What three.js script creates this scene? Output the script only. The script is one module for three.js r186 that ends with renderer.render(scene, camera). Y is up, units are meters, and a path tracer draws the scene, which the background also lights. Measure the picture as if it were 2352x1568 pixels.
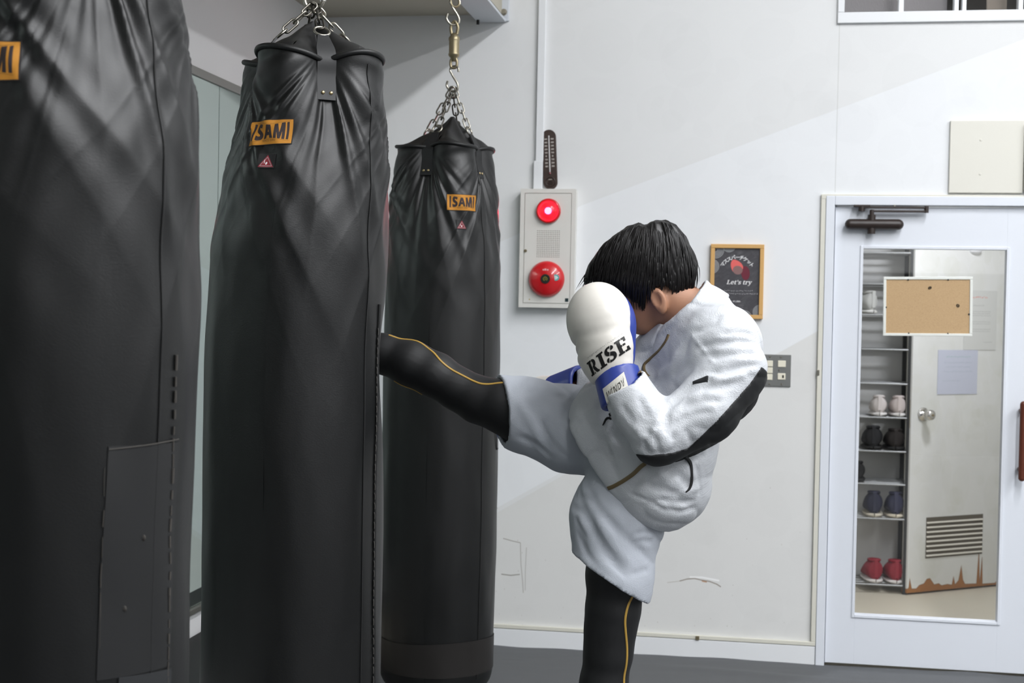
import * as THREE from 'three';
import { mergeGeometries, mergeVertices } from 'three/addons/utils/BufferGeometryUtils.js';
import { RoundedBoxGeometry } from 'three/addons/geometries/RoundedBoxGeometry.js';
import { RectAreaLightUniformsLib } from 'three/addons/lights/RectAreaLightUniformsLib.js';
import { ImprovedNoise } from 'three/addons/math/ImprovedNoise.js';

// ---------------------------------------------------------------- camera, light, exposure
const scene = new THREE.Scene();
scene.background = new THREE.Color(0x050505);
const FOCAL = 3200;                                     // pixels, for a 2352 x 1568 frame
const camera = new THREE.PerspectiveCamera(2 * Math.atan(784 / FOCAL) * 180 / Math.PI, 1.5, 0.05, 60);
camera.rotation.order = 'YXZ';
camera.position.set(0, 1.38, 5.71);
camera.rotation.set(-Math.atan(69 / 3200), Math.atan(540 / 3200), 0.019);
camera.focus = 3.2; camera.userData.fStop = 7.1;
camera.updateMatrixWorld(true);
const renderer = new THREE.WebGLRenderer({ antialias: true });
renderer.toneMapping = THREE.LinearToneMapping;
renderer.toneMappingExposure = 1.95;
renderer.shadowMap.enabled = true;
RectAreaLightUniformsLib.init();
const LAMP_POWER = 26, LAMP_GLOW = 6, LAMP_COLOR = 0xfbfcff;      // the fluorescent fittings of the high ceiling
const CEILING_Y = 4.4;
const LAMPS = [[1.3, 2.4], [1.3, 4.0], [1.3, 5.45], [1.3, 6.85], [3.7, 2.4], [3.7, 4.0], [3.7, 5.45], [3.7, 6.85]];
const VESTIBULE_POWER = 75;

// ---------------------------------------------------------------- helpers
const V = (x, y, z) => new THREE.Vector3(x, y, z);
const clamp = (x, a, b) => Math.min(b, Math.max(a, x));
const sstep = (a, b, x) => { const t = clamp((x - a) / (b - a), 0, 1); return t * t * (3 - 2 * t); };
const mix = (a, b, t) => a + (b - a) * t;
let seed = 12345;
const rnd = () => { seed = (seed * 1664525 + 1013904223) >>> 0; return seed / 4294967296; };
const noiser = new ImprovedNoise();
const noise = (x, y, z) => noiser.noise(x, y, z);
// the point of the plane z (metres from the back wall) that stands at a pixel of the photograph
function rayDir(px, py) { return V((px - 1176) / FOCAL, -(py - 784) / FOCAL, -1).applyQuaternion(camera.quaternion); }
function at(px, py, z = 0) { const d = rayDir(px, py); return d.multiplyScalar((z - 5.71) / d.z).add(camera.position); }

const taken = {};
function numbered(n) { const k = taken[n] = (taken[n] ?? -1) + 1; return k ? `${n}_${String(k).padStart(3, '0')}` : n; }
function tag(o, label, category, group) { o.userData.label = label; if (category) o.userData.category = category; if (group) o.userData.group = group; return o; }
function shadows(o) { o.castShadow = true; o.receiveShadow = true; return o; }
function part(name, geo, material, parent, pos) {
  const m = shadows(new THREE.Mesh(Array.isArray(geo) ? mergeGeometries(geo.map((g) => { const q = g.index ? g.toNonIndexed() : g; for (const k of Object.keys(q.attributes)) if (!['position', 'normal', 'uv'].includes(k)) q.deleteAttribute(k); return q; })) : geo, material));
  m.name = name; if (pos) m.position.set(...pos); parent.add(m); return m;
}
function thing(name, label, category, pos = [0, 0, 0], group) {
  const g = new THREE.Group(); g.name = numbered(name); g.position.set(...pos); scene.add(g);
  return tag(g, label, category, group);
}
function structure(name, geo, material, parent = scene, pos) {
  const m = part(name, geo, material, parent, pos); if (parent === scene) { m.userData.kind = 'structure'; } return m;
}
const box = (x0, x1, y0, y1, z0, z1) => new THREE.BoxGeometry(x1 - x0, y1 - y0, z1 - z0).translate((x0 + x1) / 2, (y0 + y1) / 2, (z0 + z1) / 2);
const rbox = (x0, x1, y0, y1, z0, z1, r = 0.003, s = 2) => new RoundedBoxGeometry(x1 - x0, y1 - y0, z1 - z0, s, r).translate((x0 + x1) / 2, (y0 + y1) / 2, (z0 + z1) / 2);
const cyl = (r0, r1, h, n = 24) => new THREE.CylinderGeometry(r1, r0, h, n);
const cylZ = (r0, r1, h, n = 32) => new THREE.CylinderGeometry(r1, r0, h, n).rotateX(Math.PI / 2);   // r1 on the +z side
function tube(pts, r, n = 32, m = 8, closed = false) { return new THREE.TubeGeometry(new THREE.CatmullRomCurve3(pts, closed), n, r, m, closed); }
function gridGeo(nu, nv, fn, closedU = false) {              // fn(i/nu, j/nv) -> [x, y, z]
  const pos = [], uv = [], idx = [];
  for (let j = 0; j <= nv; j++) for (let i = 0; i <= nu; i++) { const p = fn(i / nu, j / nv); pos.push(p[0], p[1], p[2]); uv.push(i / nu, j / nv); }
  const w = nu + 1;
  for (let j = 0; j < nv; j++) for (let i = 0; i < nu; i++) { const a = j * w + i; idx.push(a, a + 1, a + w + 1, a, a + w + 1, a + w); }
  const g = new THREE.BufferGeometry();
  g.setAttribute('position', new THREE.Float32BufferAttribute(pos, 3)); g.setAttribute('uv', new THREE.Float32BufferAttribute(uv, 2)); g.setIndex(idx);
  g.computeVertexNormals();
  if (closedU) { const n = g.attributes.normal; for (let j = 0; j <= nv; j++) { const a = j * w, b = a + nu; const s = V(n.getX(a) + n.getX(b), n.getY(a) + n.getY(b), n.getZ(a) + n.getZ(b)).normalize(); n.setXYZ(a, s.x, s.y, s.z); n.setXYZ(b, s.x, s.y, s.z); } }
  return g;
}
const std = (o) => new THREE.MeshStandardMaterial(o);
const phys = (o) => new THREE.MeshPhysicalMaterial(o);
function canvasTex(w, h, draw, srgb = true) {
  const c = document.createElement('canvas'); c.width = w; c.height = h; const x = c.getContext('2d'); draw(x, w, h);
  const t = new THREE.CanvasTexture(c); if (srgb) t.colorSpace = THREE.SRGBColorSpace; t.magFilter = THREE.LinearFilter; return t;
}
function noiseTex(n, f, repeat, oct = 4) {                   // tiling grey noise for bump and roughness
  const d = new Uint8Array(n * n * 4);
  for (let j = 0; j < n; j++) for (let i = 0; i < n; i++) {
    let s = 0, a = 0.5, q = f; const u = i / n * Math.PI * 2, v = j / n * Math.PI * 2;
    for (let o = 0; o < oct; o++) { s += a * noise(Math.cos(u) * q + 7 * o, Math.sin(u) * q + Math.cos(v) * q, Math.sin(v) * q + 3.1); a *= 0.55; q *= 2; }
    const g = clamp(128 + 150 * s, 0, 255); d.set([g, g, g, 255], (j * n + i) * 4);
  }
  const t = new THREE.DataTexture(d, n, n); t.magFilter = THREE.LinearFilter; t.wrapS = t.wrapT = THREE.RepeatWrapping; t.repeat.set(repeat[0], repeat[1]); t.needsUpdate = true; return t;
}

// ---------------------------------------------------------------- materials
const M = {
  white: std({ color: 0xe6e8ea, roughness: 0.45 }),
  doorWhite: std({ color: 0xdfe3ea, roughness: 0.35 }),
  cream: std({ color: 0xdcdad0, roughness: 0.5 }),
  creamTrim: std({ color: 0xd9d7cb, roughness: 0.45 }),
  plaster: std({ color: 0xe2e3e3, roughness: 0.8 }),
  ceiling: std({ color: 0xe8e8e6, roughness: 0.9 }),
  loft: std({ color: 0xb6b1a3, roughness: 0.85 }),
  beam: std({ color: 0xcbd0d6, roughness: 0.45 }),
  floor: std({ color: 0x515355, roughness: 0.6, bumpMap: noiseTex(128, 3, [2, 2]), bumpScale: 0.002 }),
  vestFloor: std({ color: 0xc9c2b0, roughness: 0.5 }),
  steel: std({ color: 0xa9a59a, roughness: 0.3, metalness: 1 }),
  oldSteel: std({ color: 0x9a8f74, roughness: 0.42, metalness: 0.9 }),
  darkSteel: std({ color: 0x55524c, roughness: 0.4, metalness: 0.9 }),
  chrome: std({ color: 0xd8d6d2, roughness: 0.12, metalness: 1 }),
  brownMetal: std({ color: 0x2b211d, roughness: 0.4 }),
  brownPlastic: std({ color: 0x3a2c26, roughness: 0.45 }),
  black: std({ color: 0x0c0d0e, roughness: 0.6 }),
  red: phys({ color: 0xc81a22, roughness: 0.28, clearcoat: 0.4 }),
  wood: std({ color: 0xd2a565, roughness: 0.5 }),
  handle: std({ color: 0x5a2a1a, roughness: 0.4 }),
  glass: phys({ color: 0xffffff, roughness: 0, transmission: 1, thickness: 0, ior: 1.45 }),
  rackMetal: std({ color: 0x9a9c9c, roughness: 0.4, metalness: 0.6 }),
  rackDark: std({ color: 0x2b2c2c, roughness: 0.5 }),
  leather: phys({ color: 0x040505, ior: 1.52, roughness: 0.44, bumpMap: noiseTex(256, 9, [5, 9]), bumpScale: 0.0002 }),
  leatherLid: phys({ color: 0x080808, ior: 1.55, roughness: 0.45, bumpMap: noiseTex(128, 9, [3, 3]), bumpScale: 0.0005 }),
  strap: std({ color: 0x111213, roughness: 0.55 }),
  piping: std({ color: 0x0b0c0c, roughness: 0.5 }),
};

// ---------------------------------------------------------------- the room
const X_LEFT = -1.815, X_RIGHT = 5.2, Z_FRONT = 9.0;
// back wall: painted diagonal band, scuffs and cracks as the photograph shows them
const WX0 = -1.9, WX1 = 1.5, WY0 = 0, WY1 = 2.8;
const wallTex = canvasTex(2048, 1686, (c, w, h) => {
  const X = (x) => (x - WX0) / (WX1 - WX0) * w, Y = (y) => h - (y - WY0) / (WY1 - WY0) * h;
  c.fillStyle = '#e2e3e3'; c.fillRect(0, 0, w, h);
  c.fillStyle = '#dddddb'; c.beginPath(); c.moveTo(0, Y(0.0)); c.lineTo(X(0.264), Y(1.316)); c.lineTo(X(1.6), Y(2.1)); c.lineTo(w, h); c.lineTo(0, h); c.fill();
  c.fillStyle = '#e8eaec'; c.beginPath();
  c.moveTo(X(1.6), Y(2.70)); c.lineTo(X(1.038), Y(2.479)); c.lineTo(X(-0.677), Y(1.824)); c.lineTo(X(-1.019), Y(1.669)); c.lineTo(X(-1.95), Y(1.247));
  c.lineTo(X(-1.95), Y(0.006)); c.lineTo(X(-0.995), Y(0.571)); c.lineTo(X(0.264), Y(1.316)); c.lineTo(X(1.6), Y(2.1)); c.fill();
  for (let k = 0; k < 900; k++) { c.fillStyle = `rgba(${rnd() < 0.5 ? '120,115,100' : '255,255,255'},${0.003 + rnd() * 0.006})`; const r = 10 + rnd() * 60; c.beginPath(); c.ellipse(rnd() * w, rnd() * h, r, r * (0.4 + rnd()), rnd() * 3, 0, 7); c.fill(); }
  for (let k = 0; k < 160; k++) { c.fillStyle = `rgba(95,85,70,${0.15 + rnd() * 0.3})`; c.fillRect(rnd() * w, Y(rnd() * rnd() * 0.9), 1.2, 1.2 + rnd() * 2); }
  const line = (pts, col, lw) => { c.strokeStyle = col; c.lineWidth = lw; c.beginPath(); pts.forEach(([x, y], i) => (i ? c.lineTo(X(x), Y(y)) : c.moveTo(X(x), Y(y)))); c.stroke(); };
  line([[0.335, 2.55], [0.334, 2.2], [0.333, 1.88]], 'rgba(120,120,115,.25)', 1.5);
  // cracked paint near the skirting and a scratched patch beside the bag
  line([[-0.985, 0.433], [-0.945, 0.424], [-0.912, 0.418]], 'rgba(110,105,95,.5)', 2);
  line([[-0.99, 0.283], [-0.95, 0.28], [-0.912, 0.286]], 'rgba(90,85,75,.6)', 2.2);
  line([[-0.912, 0.418], [-0.908, 0.33], [-0.900, 0.262], [-0.896, 0.21]], 'rgba(115,110,100,.4)', 2);
  line([[-0.886, 0.40], [-0.889, 0.30], [-0.888, 0.22]], 'rgba(115,110,100,.3)', 2);
  line([[-0.25, 0.292], [-0.22, 0.302], [-0.19, 0.306], [-0.16, 0.300], [-0.13, 0.297], [-0.10, 0.287], [-0.083, 0.277]], 'rgba(120,110,98,.75)', 2.5);
  line([[-0.30, 0.283], [-0.25, 0.292]], 'rgba(140,130,118,.4)', 1.5);
  line([[-0.16, 0.297], [-0.14, 0.294]], 'rgba(165,110,70,.7)', 3);
  line([[-0.21, 0.310], [-0.16, 0.312], [-0.09, 0.302]], 'rgba(250,250,250,.8)', 4);
});
wallTex.wrapS = wallTex.wrapT = THREE.ClampToEdgeWrapping;
const wallMat = std({ color: 0xffffff, map: wallTex, roughness: 0.7, bumpMap: noiseTex(128, 4, [3, 3]), bumpScale: 0.0006 });
const DOOR = { x0: 0.33, x1: 1.14, y1: 1.83 }, WIN = { x0: 0.345, x1: 1.62, y0: 2.588, y1: 3.35 };
{
  const s = new THREE.Shape([[X_LEFT, -0.05], [DOOR.x0, -0.05], [DOOR.x0, DOOR.y1], [DOOR.x1, DOOR.y1], [DOOR.x1, -0.05], [X_RIGHT, -0.05], [X_RIGHT, CEILING_Y], [X_LEFT, CEILING_Y]].map((p) => new THREE.Vector2(...p)));
  s.holes.push(new THREE.Path([[WIN.x0, WIN.y0], [WIN.x0, WIN.y1], [WIN.x1, WIN.y1], [WIN.x1, WIN.y0]].map((p) => new THREE.Vector2(...p))));
  const g = new THREE.ExtrudeGeometry(s, { depth: 0.12, bevelEnabled: false }).translate(0, 0, -0.12);
  const p = g.attributes.position, uv = g.attributes.uv;
  for (let i = 0; i < p.count; i++) uv.setXY(i, (p.getX(i) - WX0) / (WX1 - WX0), (p.getY(i) - WY0) / (WY1 - WY0));
  tag(structure('wall_back', g, wallMat), 'white back wall with a brighter diagonal painted band', 'wall');
}
tag(structure('wall_left', box(X_LEFT - 0.12, X_LEFT, -0.05, CEILING_Y, -0.12, Z_FRONT), M.plaster), 'plain pale grey wall above and below the mirrors', 'wall');
tag(structure('wall_right', box(X_RIGHT, X_RIGHT + 0.12, -0.05, CEILING_Y, -0.12, Z_FRONT), M.plaster), 'white right wall of the gym', 'wall');
tag(structure('wall_front', box(X_LEFT - 0.12, X_RIGHT + 0.12, -0.05, CEILING_Y, Z_FRONT, Z_FRONT + 0.12), M.plaster), 'white wall behind the camera', 'wall');
tag(structure('ceiling', box(X_LEFT - 0.12, X_RIGHT + 0.12, CEILING_Y, CEILING_Y + 0.12, -0.12, Z_FRONT + 0.12), M.ceiling), 'high white ceiling of the gym', 'ceiling');
tag(structure('ceiling_loft', box(X_LEFT, -1.03, 2.609, 2.82, 0, Z_FRONT), M.loft), 'low beige loft underside above the punching bags', 'ceiling');
// dark padding on the lower walls behind the camera, mirrored by the lower half of the bags
const padMat = std({ color: 0x1d1f22, roughness: 0.6 });
tag(structure('trim_5', [rbox(X_LEFT, X_RIGHT, 0, 1.85, Z_FRONT - 0.05, Z_FRONT, 0.01), rbox(X_RIGHT - 0.05, X_RIGHT, 0, 1.6, 0.8, Z_FRONT - 0.05, 0.01), rbox(X_LEFT, X_LEFT + 0.05, 0, 1.85, 5.58, Z_FRONT - 0.05, 0.01)], padMat), 'dark protective padding on the lower walls behind the camera', 'padding');
// the mat floor: slightly wavy, with its edge turned up against the skirting
{
  const g = gridGeo(160, 120, (u, v) => {
    const x = mix(X_LEFT, X_RIGHT, u), z = mix(0.003, Z_FRONT, v * v);
    const y = -0.013 + 0.004 * noise(x * 2.1, z * 2.3, 0.5) + 0.006 * Math.exp(-Math.pow((z - 0.22 - 0.05 * Math.sin(x * 2)) / 0.035, 2)) * sstep(-0.5, 0, x) + 0.007 * Math.exp(-z / 0.05) * noise(x * 5, 0, 3);
    return [x, y, z];
  }).scale(1, 1, 1);
  const f = structure('floor', [(() => { const q = g.clone(); const idx = q.index.array; for (let i = 0; i < idx.length; i += 3) { const t = idx[i + 1]; idx[i + 1] = idx[i + 2]; idx[i + 2] = t; } q.computeVertexNormals(); return q; })(), box(X_LEFT, X_RIGHT, -0.10, -0.03, 0, Z_FRONT)], M.floor);
  tag(f, 'dark grey vinyl training mat floor', 'floor');
}
// skirting board and the cable trunking that frames the door
tag(structure('baseboard_back', rbox(X_LEFT, 0.296, -0.02, 0.058, 0, 0.012, 0.003), M.white), 'white skirting board along the back wall', 'baseboard');
{
  const t = structure('trim_1', [rbox(X_LEFT, 0.297, 0.060, 0.076, 0, 0.014, 0.002), rbox(0.279, 0.297, 0.076, 1.852, 0, 0.014, 0.002), rbox(0.279, 1.6, 1.852, 1.871, 0, 0.014, 0.002)], M.creamTrim);
  tag(t, 'cream cable trunking along the skirting and around the door', 'trim');
  part('joint_clip', rbox(0.277, 0.288, 1.148, 1.170, 0.012, 0.018, 0.001), M.steel, t);
  part('joint_clip', rbox(-0.18, -0.165, 0.058, 0.074, 0.012, 0.018, 0.001), M.oldSteel, t);
}
{
  const t = structure('trim_2', [rbox(-0.877, -0.845, 2.0, CEILING_Y - 0.001, 0, 0.018, 0.003), rbox(-0.884, -0.846, 1.884, 2.002, 0, 0.022, 0.003)], M.white);
  tag(t, 'white cable conduit running up from the fire alarm', 'trim');
}
// steel beam that carries the bags
{
  const t = thing('steel_beam', 'pale grey steel beam bolted to the back wall, top edge of the loft', 'beam');
  const x0 = -1.133, x1 = -1.013, y0 = 2.575;
  part('bottom_flange', rbox(x0, x1, y0, y0 + 0.012, 0.004, Z_FRONT - 0.01, 0.002), M.beam, t);
  part('web', rbox(x0 + 0.045, x0 + 0.058, y0 + 0.012, y0 + 0.25, 0.004, Z_FRONT - 0.01, 0.001), M.beam, t);
  part('end_plate', rbox(x0 + 0.055, x1 + 0.012, y0 + 0.004, y0 + 0.22, 0.001, 0.014, 0.002), M.beam, t);
  for (const [bx, by] of [[-1.022, 0.04], [-1.022, 0.11]]) {
    const b = part('bolt', new THREE.CylinderGeometry(0.010, 0.010, 0.012, 6).rotateX(Math.PI / 2).translate(bx, y0 + by, 0.02), M.steel, t);
    part('washer', cylZ(0.014, 0.014, 0.003, 20).translate(bx, y0 + by, 0.0155), M.steel, b);
  }
  part('stub_bolt', cyl(0.006, 0.006, 0.02, 12).translate(x0 + 0.012, y0 - 0.008, 0.06), M.black, t);
}
// mirrors on the left wall, with a grey rail above
const mirrorMat = std({ color: 0xc3cfca, metalness: 1, roughness: 0.015 });
const mirrorEdge = std({ color: 0x3a4a44, roughness: 0.3 });
for (const [z0, z1, label] of [[0.03, 1.137, 'tall wall mirror next to the corner, far side of the seam'], [1.139, 2.247, 'tall wall mirror behind the middle bag, near side of the seam'], [2.249, 3.357, 'tall wall mirror hidden behind the middle bag'], [3.359, 4.467, 'tall wall mirror hidden behind the nearest bag'], [4.469, 5.577, 'tall wall mirror beside the camera']]) {
  const t = thing('wall_mirror', label, 'mirror', [X_LEFT, 0.37, (z0 + z1) / 2], 'mirrors on the left wall');
  part('backing', box(0, 0.005, 0, 1.765, -(z1 - z0) / 2, (z1 - z0) / 2), mirrorEdge, t);
  part('glass_face', box(0.005, 0.0065, 0.001, 1.764, -(z1 - z0) / 2 + 0.0012, (z1 - z0) / 2 - 0.0012), mirrorMat, t);
}
tag(structure('trim_3', rbox(X_LEFT, X_LEFT + 0.014, 2.135, 2.163, 0, 5.577, 0.002), std({ color: 0x8d8d88, roughness: 0.4, metalness: 0.3 })), 'grey rail along the top of the mirrors', 'trim');
tag(structure('trim_4', rbox(X_LEFT, X_LEFT + 0.02, 0.352, 0.37, 0, 5.577, 0.002), std({ color: 0x55554f, roughness: 0.5 })), 'dark rail under the mirrors', 'trim');
// low bench under the mirrors, seen in the gap between the bags
{
  const t = thing('low_bench', 'low bench with dark top and scuffed beige front under the mirror', 'bench', [X_LEFT + 0.02, -0.01, 0.55]);
  part('seat_board', rbox(0, 0.26, 0.262, 0.292, 0, 1.5, 0.004), M.black, t);
  const scuff = std({ map: canvasTex(512, 128, (c, w, h) => { c.fillStyle = '#cfc7b8'; c.fillRect(0, 0, w, h); for (let k = 0; k < 140; k++) { c.fillStyle = `rgba(${80 + rnd() * 50},${45 + rnd() * 30},20,${0.2 + rnd() * 0.5})`; const y = h * (0.55 + 0.45 * Math.sqrt(rnd())); c.fillRect(rnd() * w, y, 2 + rnd() * 6, 1 + rnd() * 3); } }), roughness: 0.6 });
  part('front_panel', rbox(0.215, 0.235, 0.13, 0.262, 0.01, 1.49, 0.003), scuff, t);
  for (const z of [0.05, 0.75, 1.45]) part('leg', rbox(0.06, 0.20, 0, 0.262, z - 0.02, z + 0.02, 0.003), M.black, t);
}
// ceiling light fittings
const lampGlow = std({ color: 0xffffff, emissive: LAMP_COLOR, emissiveIntensity: LAMP_GLOW, roughness: 0.6 });
LAMPS.forEach(([x, z], i) => {
  const t = thing('ceiling_light', `long fluorescent fitting on the high ceiling, ${['left', 'right'][x > 2 ? 1 : 0]} row, ${['nearest the back wall', 'second from the back wall', 'third from the back wall', 'farthest from the back wall'][i % 4]}`, 'ceiling light', [x, CEILING_Y, z], 'fittings of the high ceiling');
  part('housing', rbox(-0.16, 0.16, -0.06, -0.001, -0.66, 0.66, 0.01), M.white, t);
  part('diffuser', rbox(-0.14, 0.14, -0.072, -0.055, -0.63, 0.63, 0.006), lampGlow, t);
  const l = new THREE.RectAreaLight(LAMP_COLOR, LAMP_POWER, 0.28, 1.26); l.position.set(0, -0.08, 0); l.rotation.x = -Math.PI / 2; l.castShadow = true; t.add(l); l.name = 'lamp_light';
});

// ---------------------------------------------------------------- lettering helpers
const KANA = {   // katakana strokes in a unit square, y down
  'マ': [[[0.1, 0.2], [0.9, 0.2], [0.75, 0.42], [0.5, 0.65]], [[0.35, 0.48], [0.62, 0.85]]],
  'ス': [[[0.15, 0.18], [0.8, 0.18], [0.6, 0.5], [0.12, 0.88]], [[0.55, 0.55], [0.9, 0.88]]],
  'パ': [[[0.35, 0.25], [0.28, 0.55], [0.08, 0.85]], [[0.58, 0.25], [0.75, 0.5], [0.92, 0.85]], [[0.78, 0.08], [0.9, 0.03], [0.95, 0.14], [0.83, 0.18], [0.78, 0.08]]],
  'ー': [[[0.1, 0.5], [0.9, 0.5]]],
  'チ': [[[0.75, 0.08], [0.25, 0.22]], [[0.08, 0.45], [0.92, 0.45]], [[0.52, 0.18], [0.52, 0.55], [0.25, 0.92]]],
  'ケ': [[[0.32, 0.08], [0.1, 0.5]], [[0.25, 0.3], [0.92, 0.3]], [[0.62, 0.3], [0.58, 0.6], [0.3, 0.92]]],
  'ッ': [[[0.2, 0.4], [0.3, 0.6]], [[0.45, 0.36], [0.53, 0.56]], [[0.85, 0.36], [0.75, 0.68], [0.4, 0.9]]],
  'ト': [[[0.35, 0.08], [0.35, 0.92]], [[0.35, 0.4], [0.8, 0.6]]],
};
function kana(c, ch, x, y, size, rot, col, lw) {
  c.save(); c.translate(x, y); c.rotate(rot); c.strokeStyle = col; c.lineWidth = lw; c.lineCap = 'round';
  for (const st of KANA[ch]) { c.beginPath(); st.forEach(([a, b], i) => (i ? c.lineTo((a - 0.5) * size, (b - 0.5) * size) : c.moveTo((a - 0.5) * size, (b - 0.5) * size))); c.stroke(); }
  c.restore();
}
function smudge(c, x, y, w, h, col) {          // a row of print too small to read
  c.fillStyle = col; let k = x; while (k < x + w) { const q = h * (0.5 + rnd() * 0.6); for (let i = 0; i < 3; i++) c.fillRect(k + rnd() * q * 0.6, y + rnd() * h * 0.8, q * (0.3 + 0.4 * rnd()), Math.max(1, h * 0.18)); k += q + h * 0.25; }
}

// ---------------------------------------------------------------- things on the back wall
// fire alarm cabinet
{
  const t = thing('fire_alarm_cabinet', 'grey fire alarm cabinet with lit red lamp and red bell', 'fire alarm', [-0.93, 1.398, 0]);
  const W = 0.229, H = 0.486, D = 0.055;
  const mat = std({ color: 0xdbdad4, roughness: 0.42 });
  part('case', [rbox(0, W, 0, H, 0.0005, D - 0.006, 0.004), box(0, 0.017, 0, H, D - 0.008, D), box(W - 0.017, W, 0, H, D - 0.008, D), box(0.017, W - 0.017, 0, 0.017, D - 0.008, D), box(0.017, W - 0.017, H - 0.017, H, D - 0.008, D)], mat, t);
  const door = part('door_panel', rbox(0.0190, W - 0.0190, 0.019, H - 0.019, D - 0.0075, D - 0.001, 0.001), mat, t);
  part('lock', cylZ(0.006, 0.006, 0.004, 20).translate(0.0245, 0.232, D + 0.001), M.oldSteel, door);
  const lx = 0.118, ly = 0.395;
  const lamp = part('signal_lamp', [cylZ(0.050, 0.050, 0.010, 48).translate(lx, ly, D + 0.004), new THREE.TorusGeometry(0.044, 0.007, 12, 48).translate(lx, ly, D + 0.011)], M.red, t);
  part('lens', new THREE.SphereGeometry(0.040, 40, 20, 0, Math.PI * 2, 0, Math.PI / 2).rotateX(Math.PI / 2).scale(1, 1, 0.8).translate(lx, ly, D + 0.009), phys({ color: 0xff5070, roughness: 0.2, transmission: 0.92, thickness: 0, emissive: 0xff1030, emissiveIntensity: 0.15 }), lamp);
  part('bulb', new THREE.SphereGeometry(0.014, 24, 16).translate(lx, ly, D + 0.020), std({ color: 0xff90c0, emissive: 0xffb0d0, emissiveIntensity: 13 }), lamp);
  const pl = new THREE.SpotLight(0xff2048, 0.09, 0, 1.45, 0.5, 2); pl.position.set(lx, ly, D + 0.050); pl.target.position.set(lx, ly, D + 1); t.add(pl.target); pl.castShadow = true; pl.name = 'alarm_light'; t.add(pl);
  const holes = []; for (let i = 0; i < 13; i++) for (let j = 0; j < 15; j++) holes.push(new THREE.CircleGeometry(0.0019, 8).translate(lx - 0.045 + i * 0.0075, 0.208 + j * 0.0076, D - 0.0005));
  part('speaker_holes', holes, std({ color: 0x6d6458, roughness: 0.8 }), t).userData.kind = 'stuff';
  const bx = 0.115, by = 0.117;
  const bell = part('bell', new THREE.LatheGeometry([[0.0001, 0.040], [0.022, 0.040], [0.034, 0.037], [0.055, 0.031], [0.067, 0.022], [0.0735, 0.010], [0.074, 0.002], [0.070, 0]].map((p) => new THREE.Vector2(...p)), 64).rotateX(Math.PI / 2).translate(bx, by, D), M.red, t);
  part('bell_center', cylZ(0.020, 0.019, 0.004, 40).translate(bx, by, D + 0.041), std({ map: canvasTex(128, 128, (c) => { c.fillStyle = '#15150f'; c.fillRect(0, 0, 128, 128); c.strokeStyle = '#9a962c'; c.lineWidth = 7; c.beginPath(); c.arc(64, 64, 26, 0.4, 5.6); c.stroke(); c.beginPath(); c.moveTo(50, 66); c.lineTo(80, 62); c.stroke(); }), roughness: 0.5 }), bell);
  part('sticker', cylZ(0.013, 0.013, 0.001, 32).rotateX(0.0).translate(bx + 0.043, by + 0.006, D + 0.0355), std({ map: canvasTex(64, 64, (c) => { c.fillStyle = '#5fb0b0'; c.fillRect(0, 0, 64, 64); c.fillStyle = '#dfeeee'; c.beginPath(); c.moveTo(32, 10); c.lineTo(54, 32); c.lineTo(10, 32); c.fill(); c.fillRect(14, 36, 36, 10); }), roughness: 0.5 }), bell);
  part('bell_mark', [box(-0.012, -0.007, 0, 0.006, 0, 0.001), box(-0.005, 0.003, 0, 0.008, 0, 0.001), box(0.005, 0.012, 0, 0.006, 0, 0.001)].map((g) => g.translate(bx, by + 0.034, D + 0.0365)), std({ color: 0xe8b0b0 }), bell);
  part('square_label', rbox(W - 0.037, W - 0.023, 0.026, 0.040, D - 0.001, D + 0.0005, 0.0004), std({ color: 0x26383a }), t);
  part('yellow_dot', cylZ(0.0025, 0.0025, 0.001, 10).translate(0.045, 0.033, D - 0.0005), std({ color: 0xb09a40 }), t);
}
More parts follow.
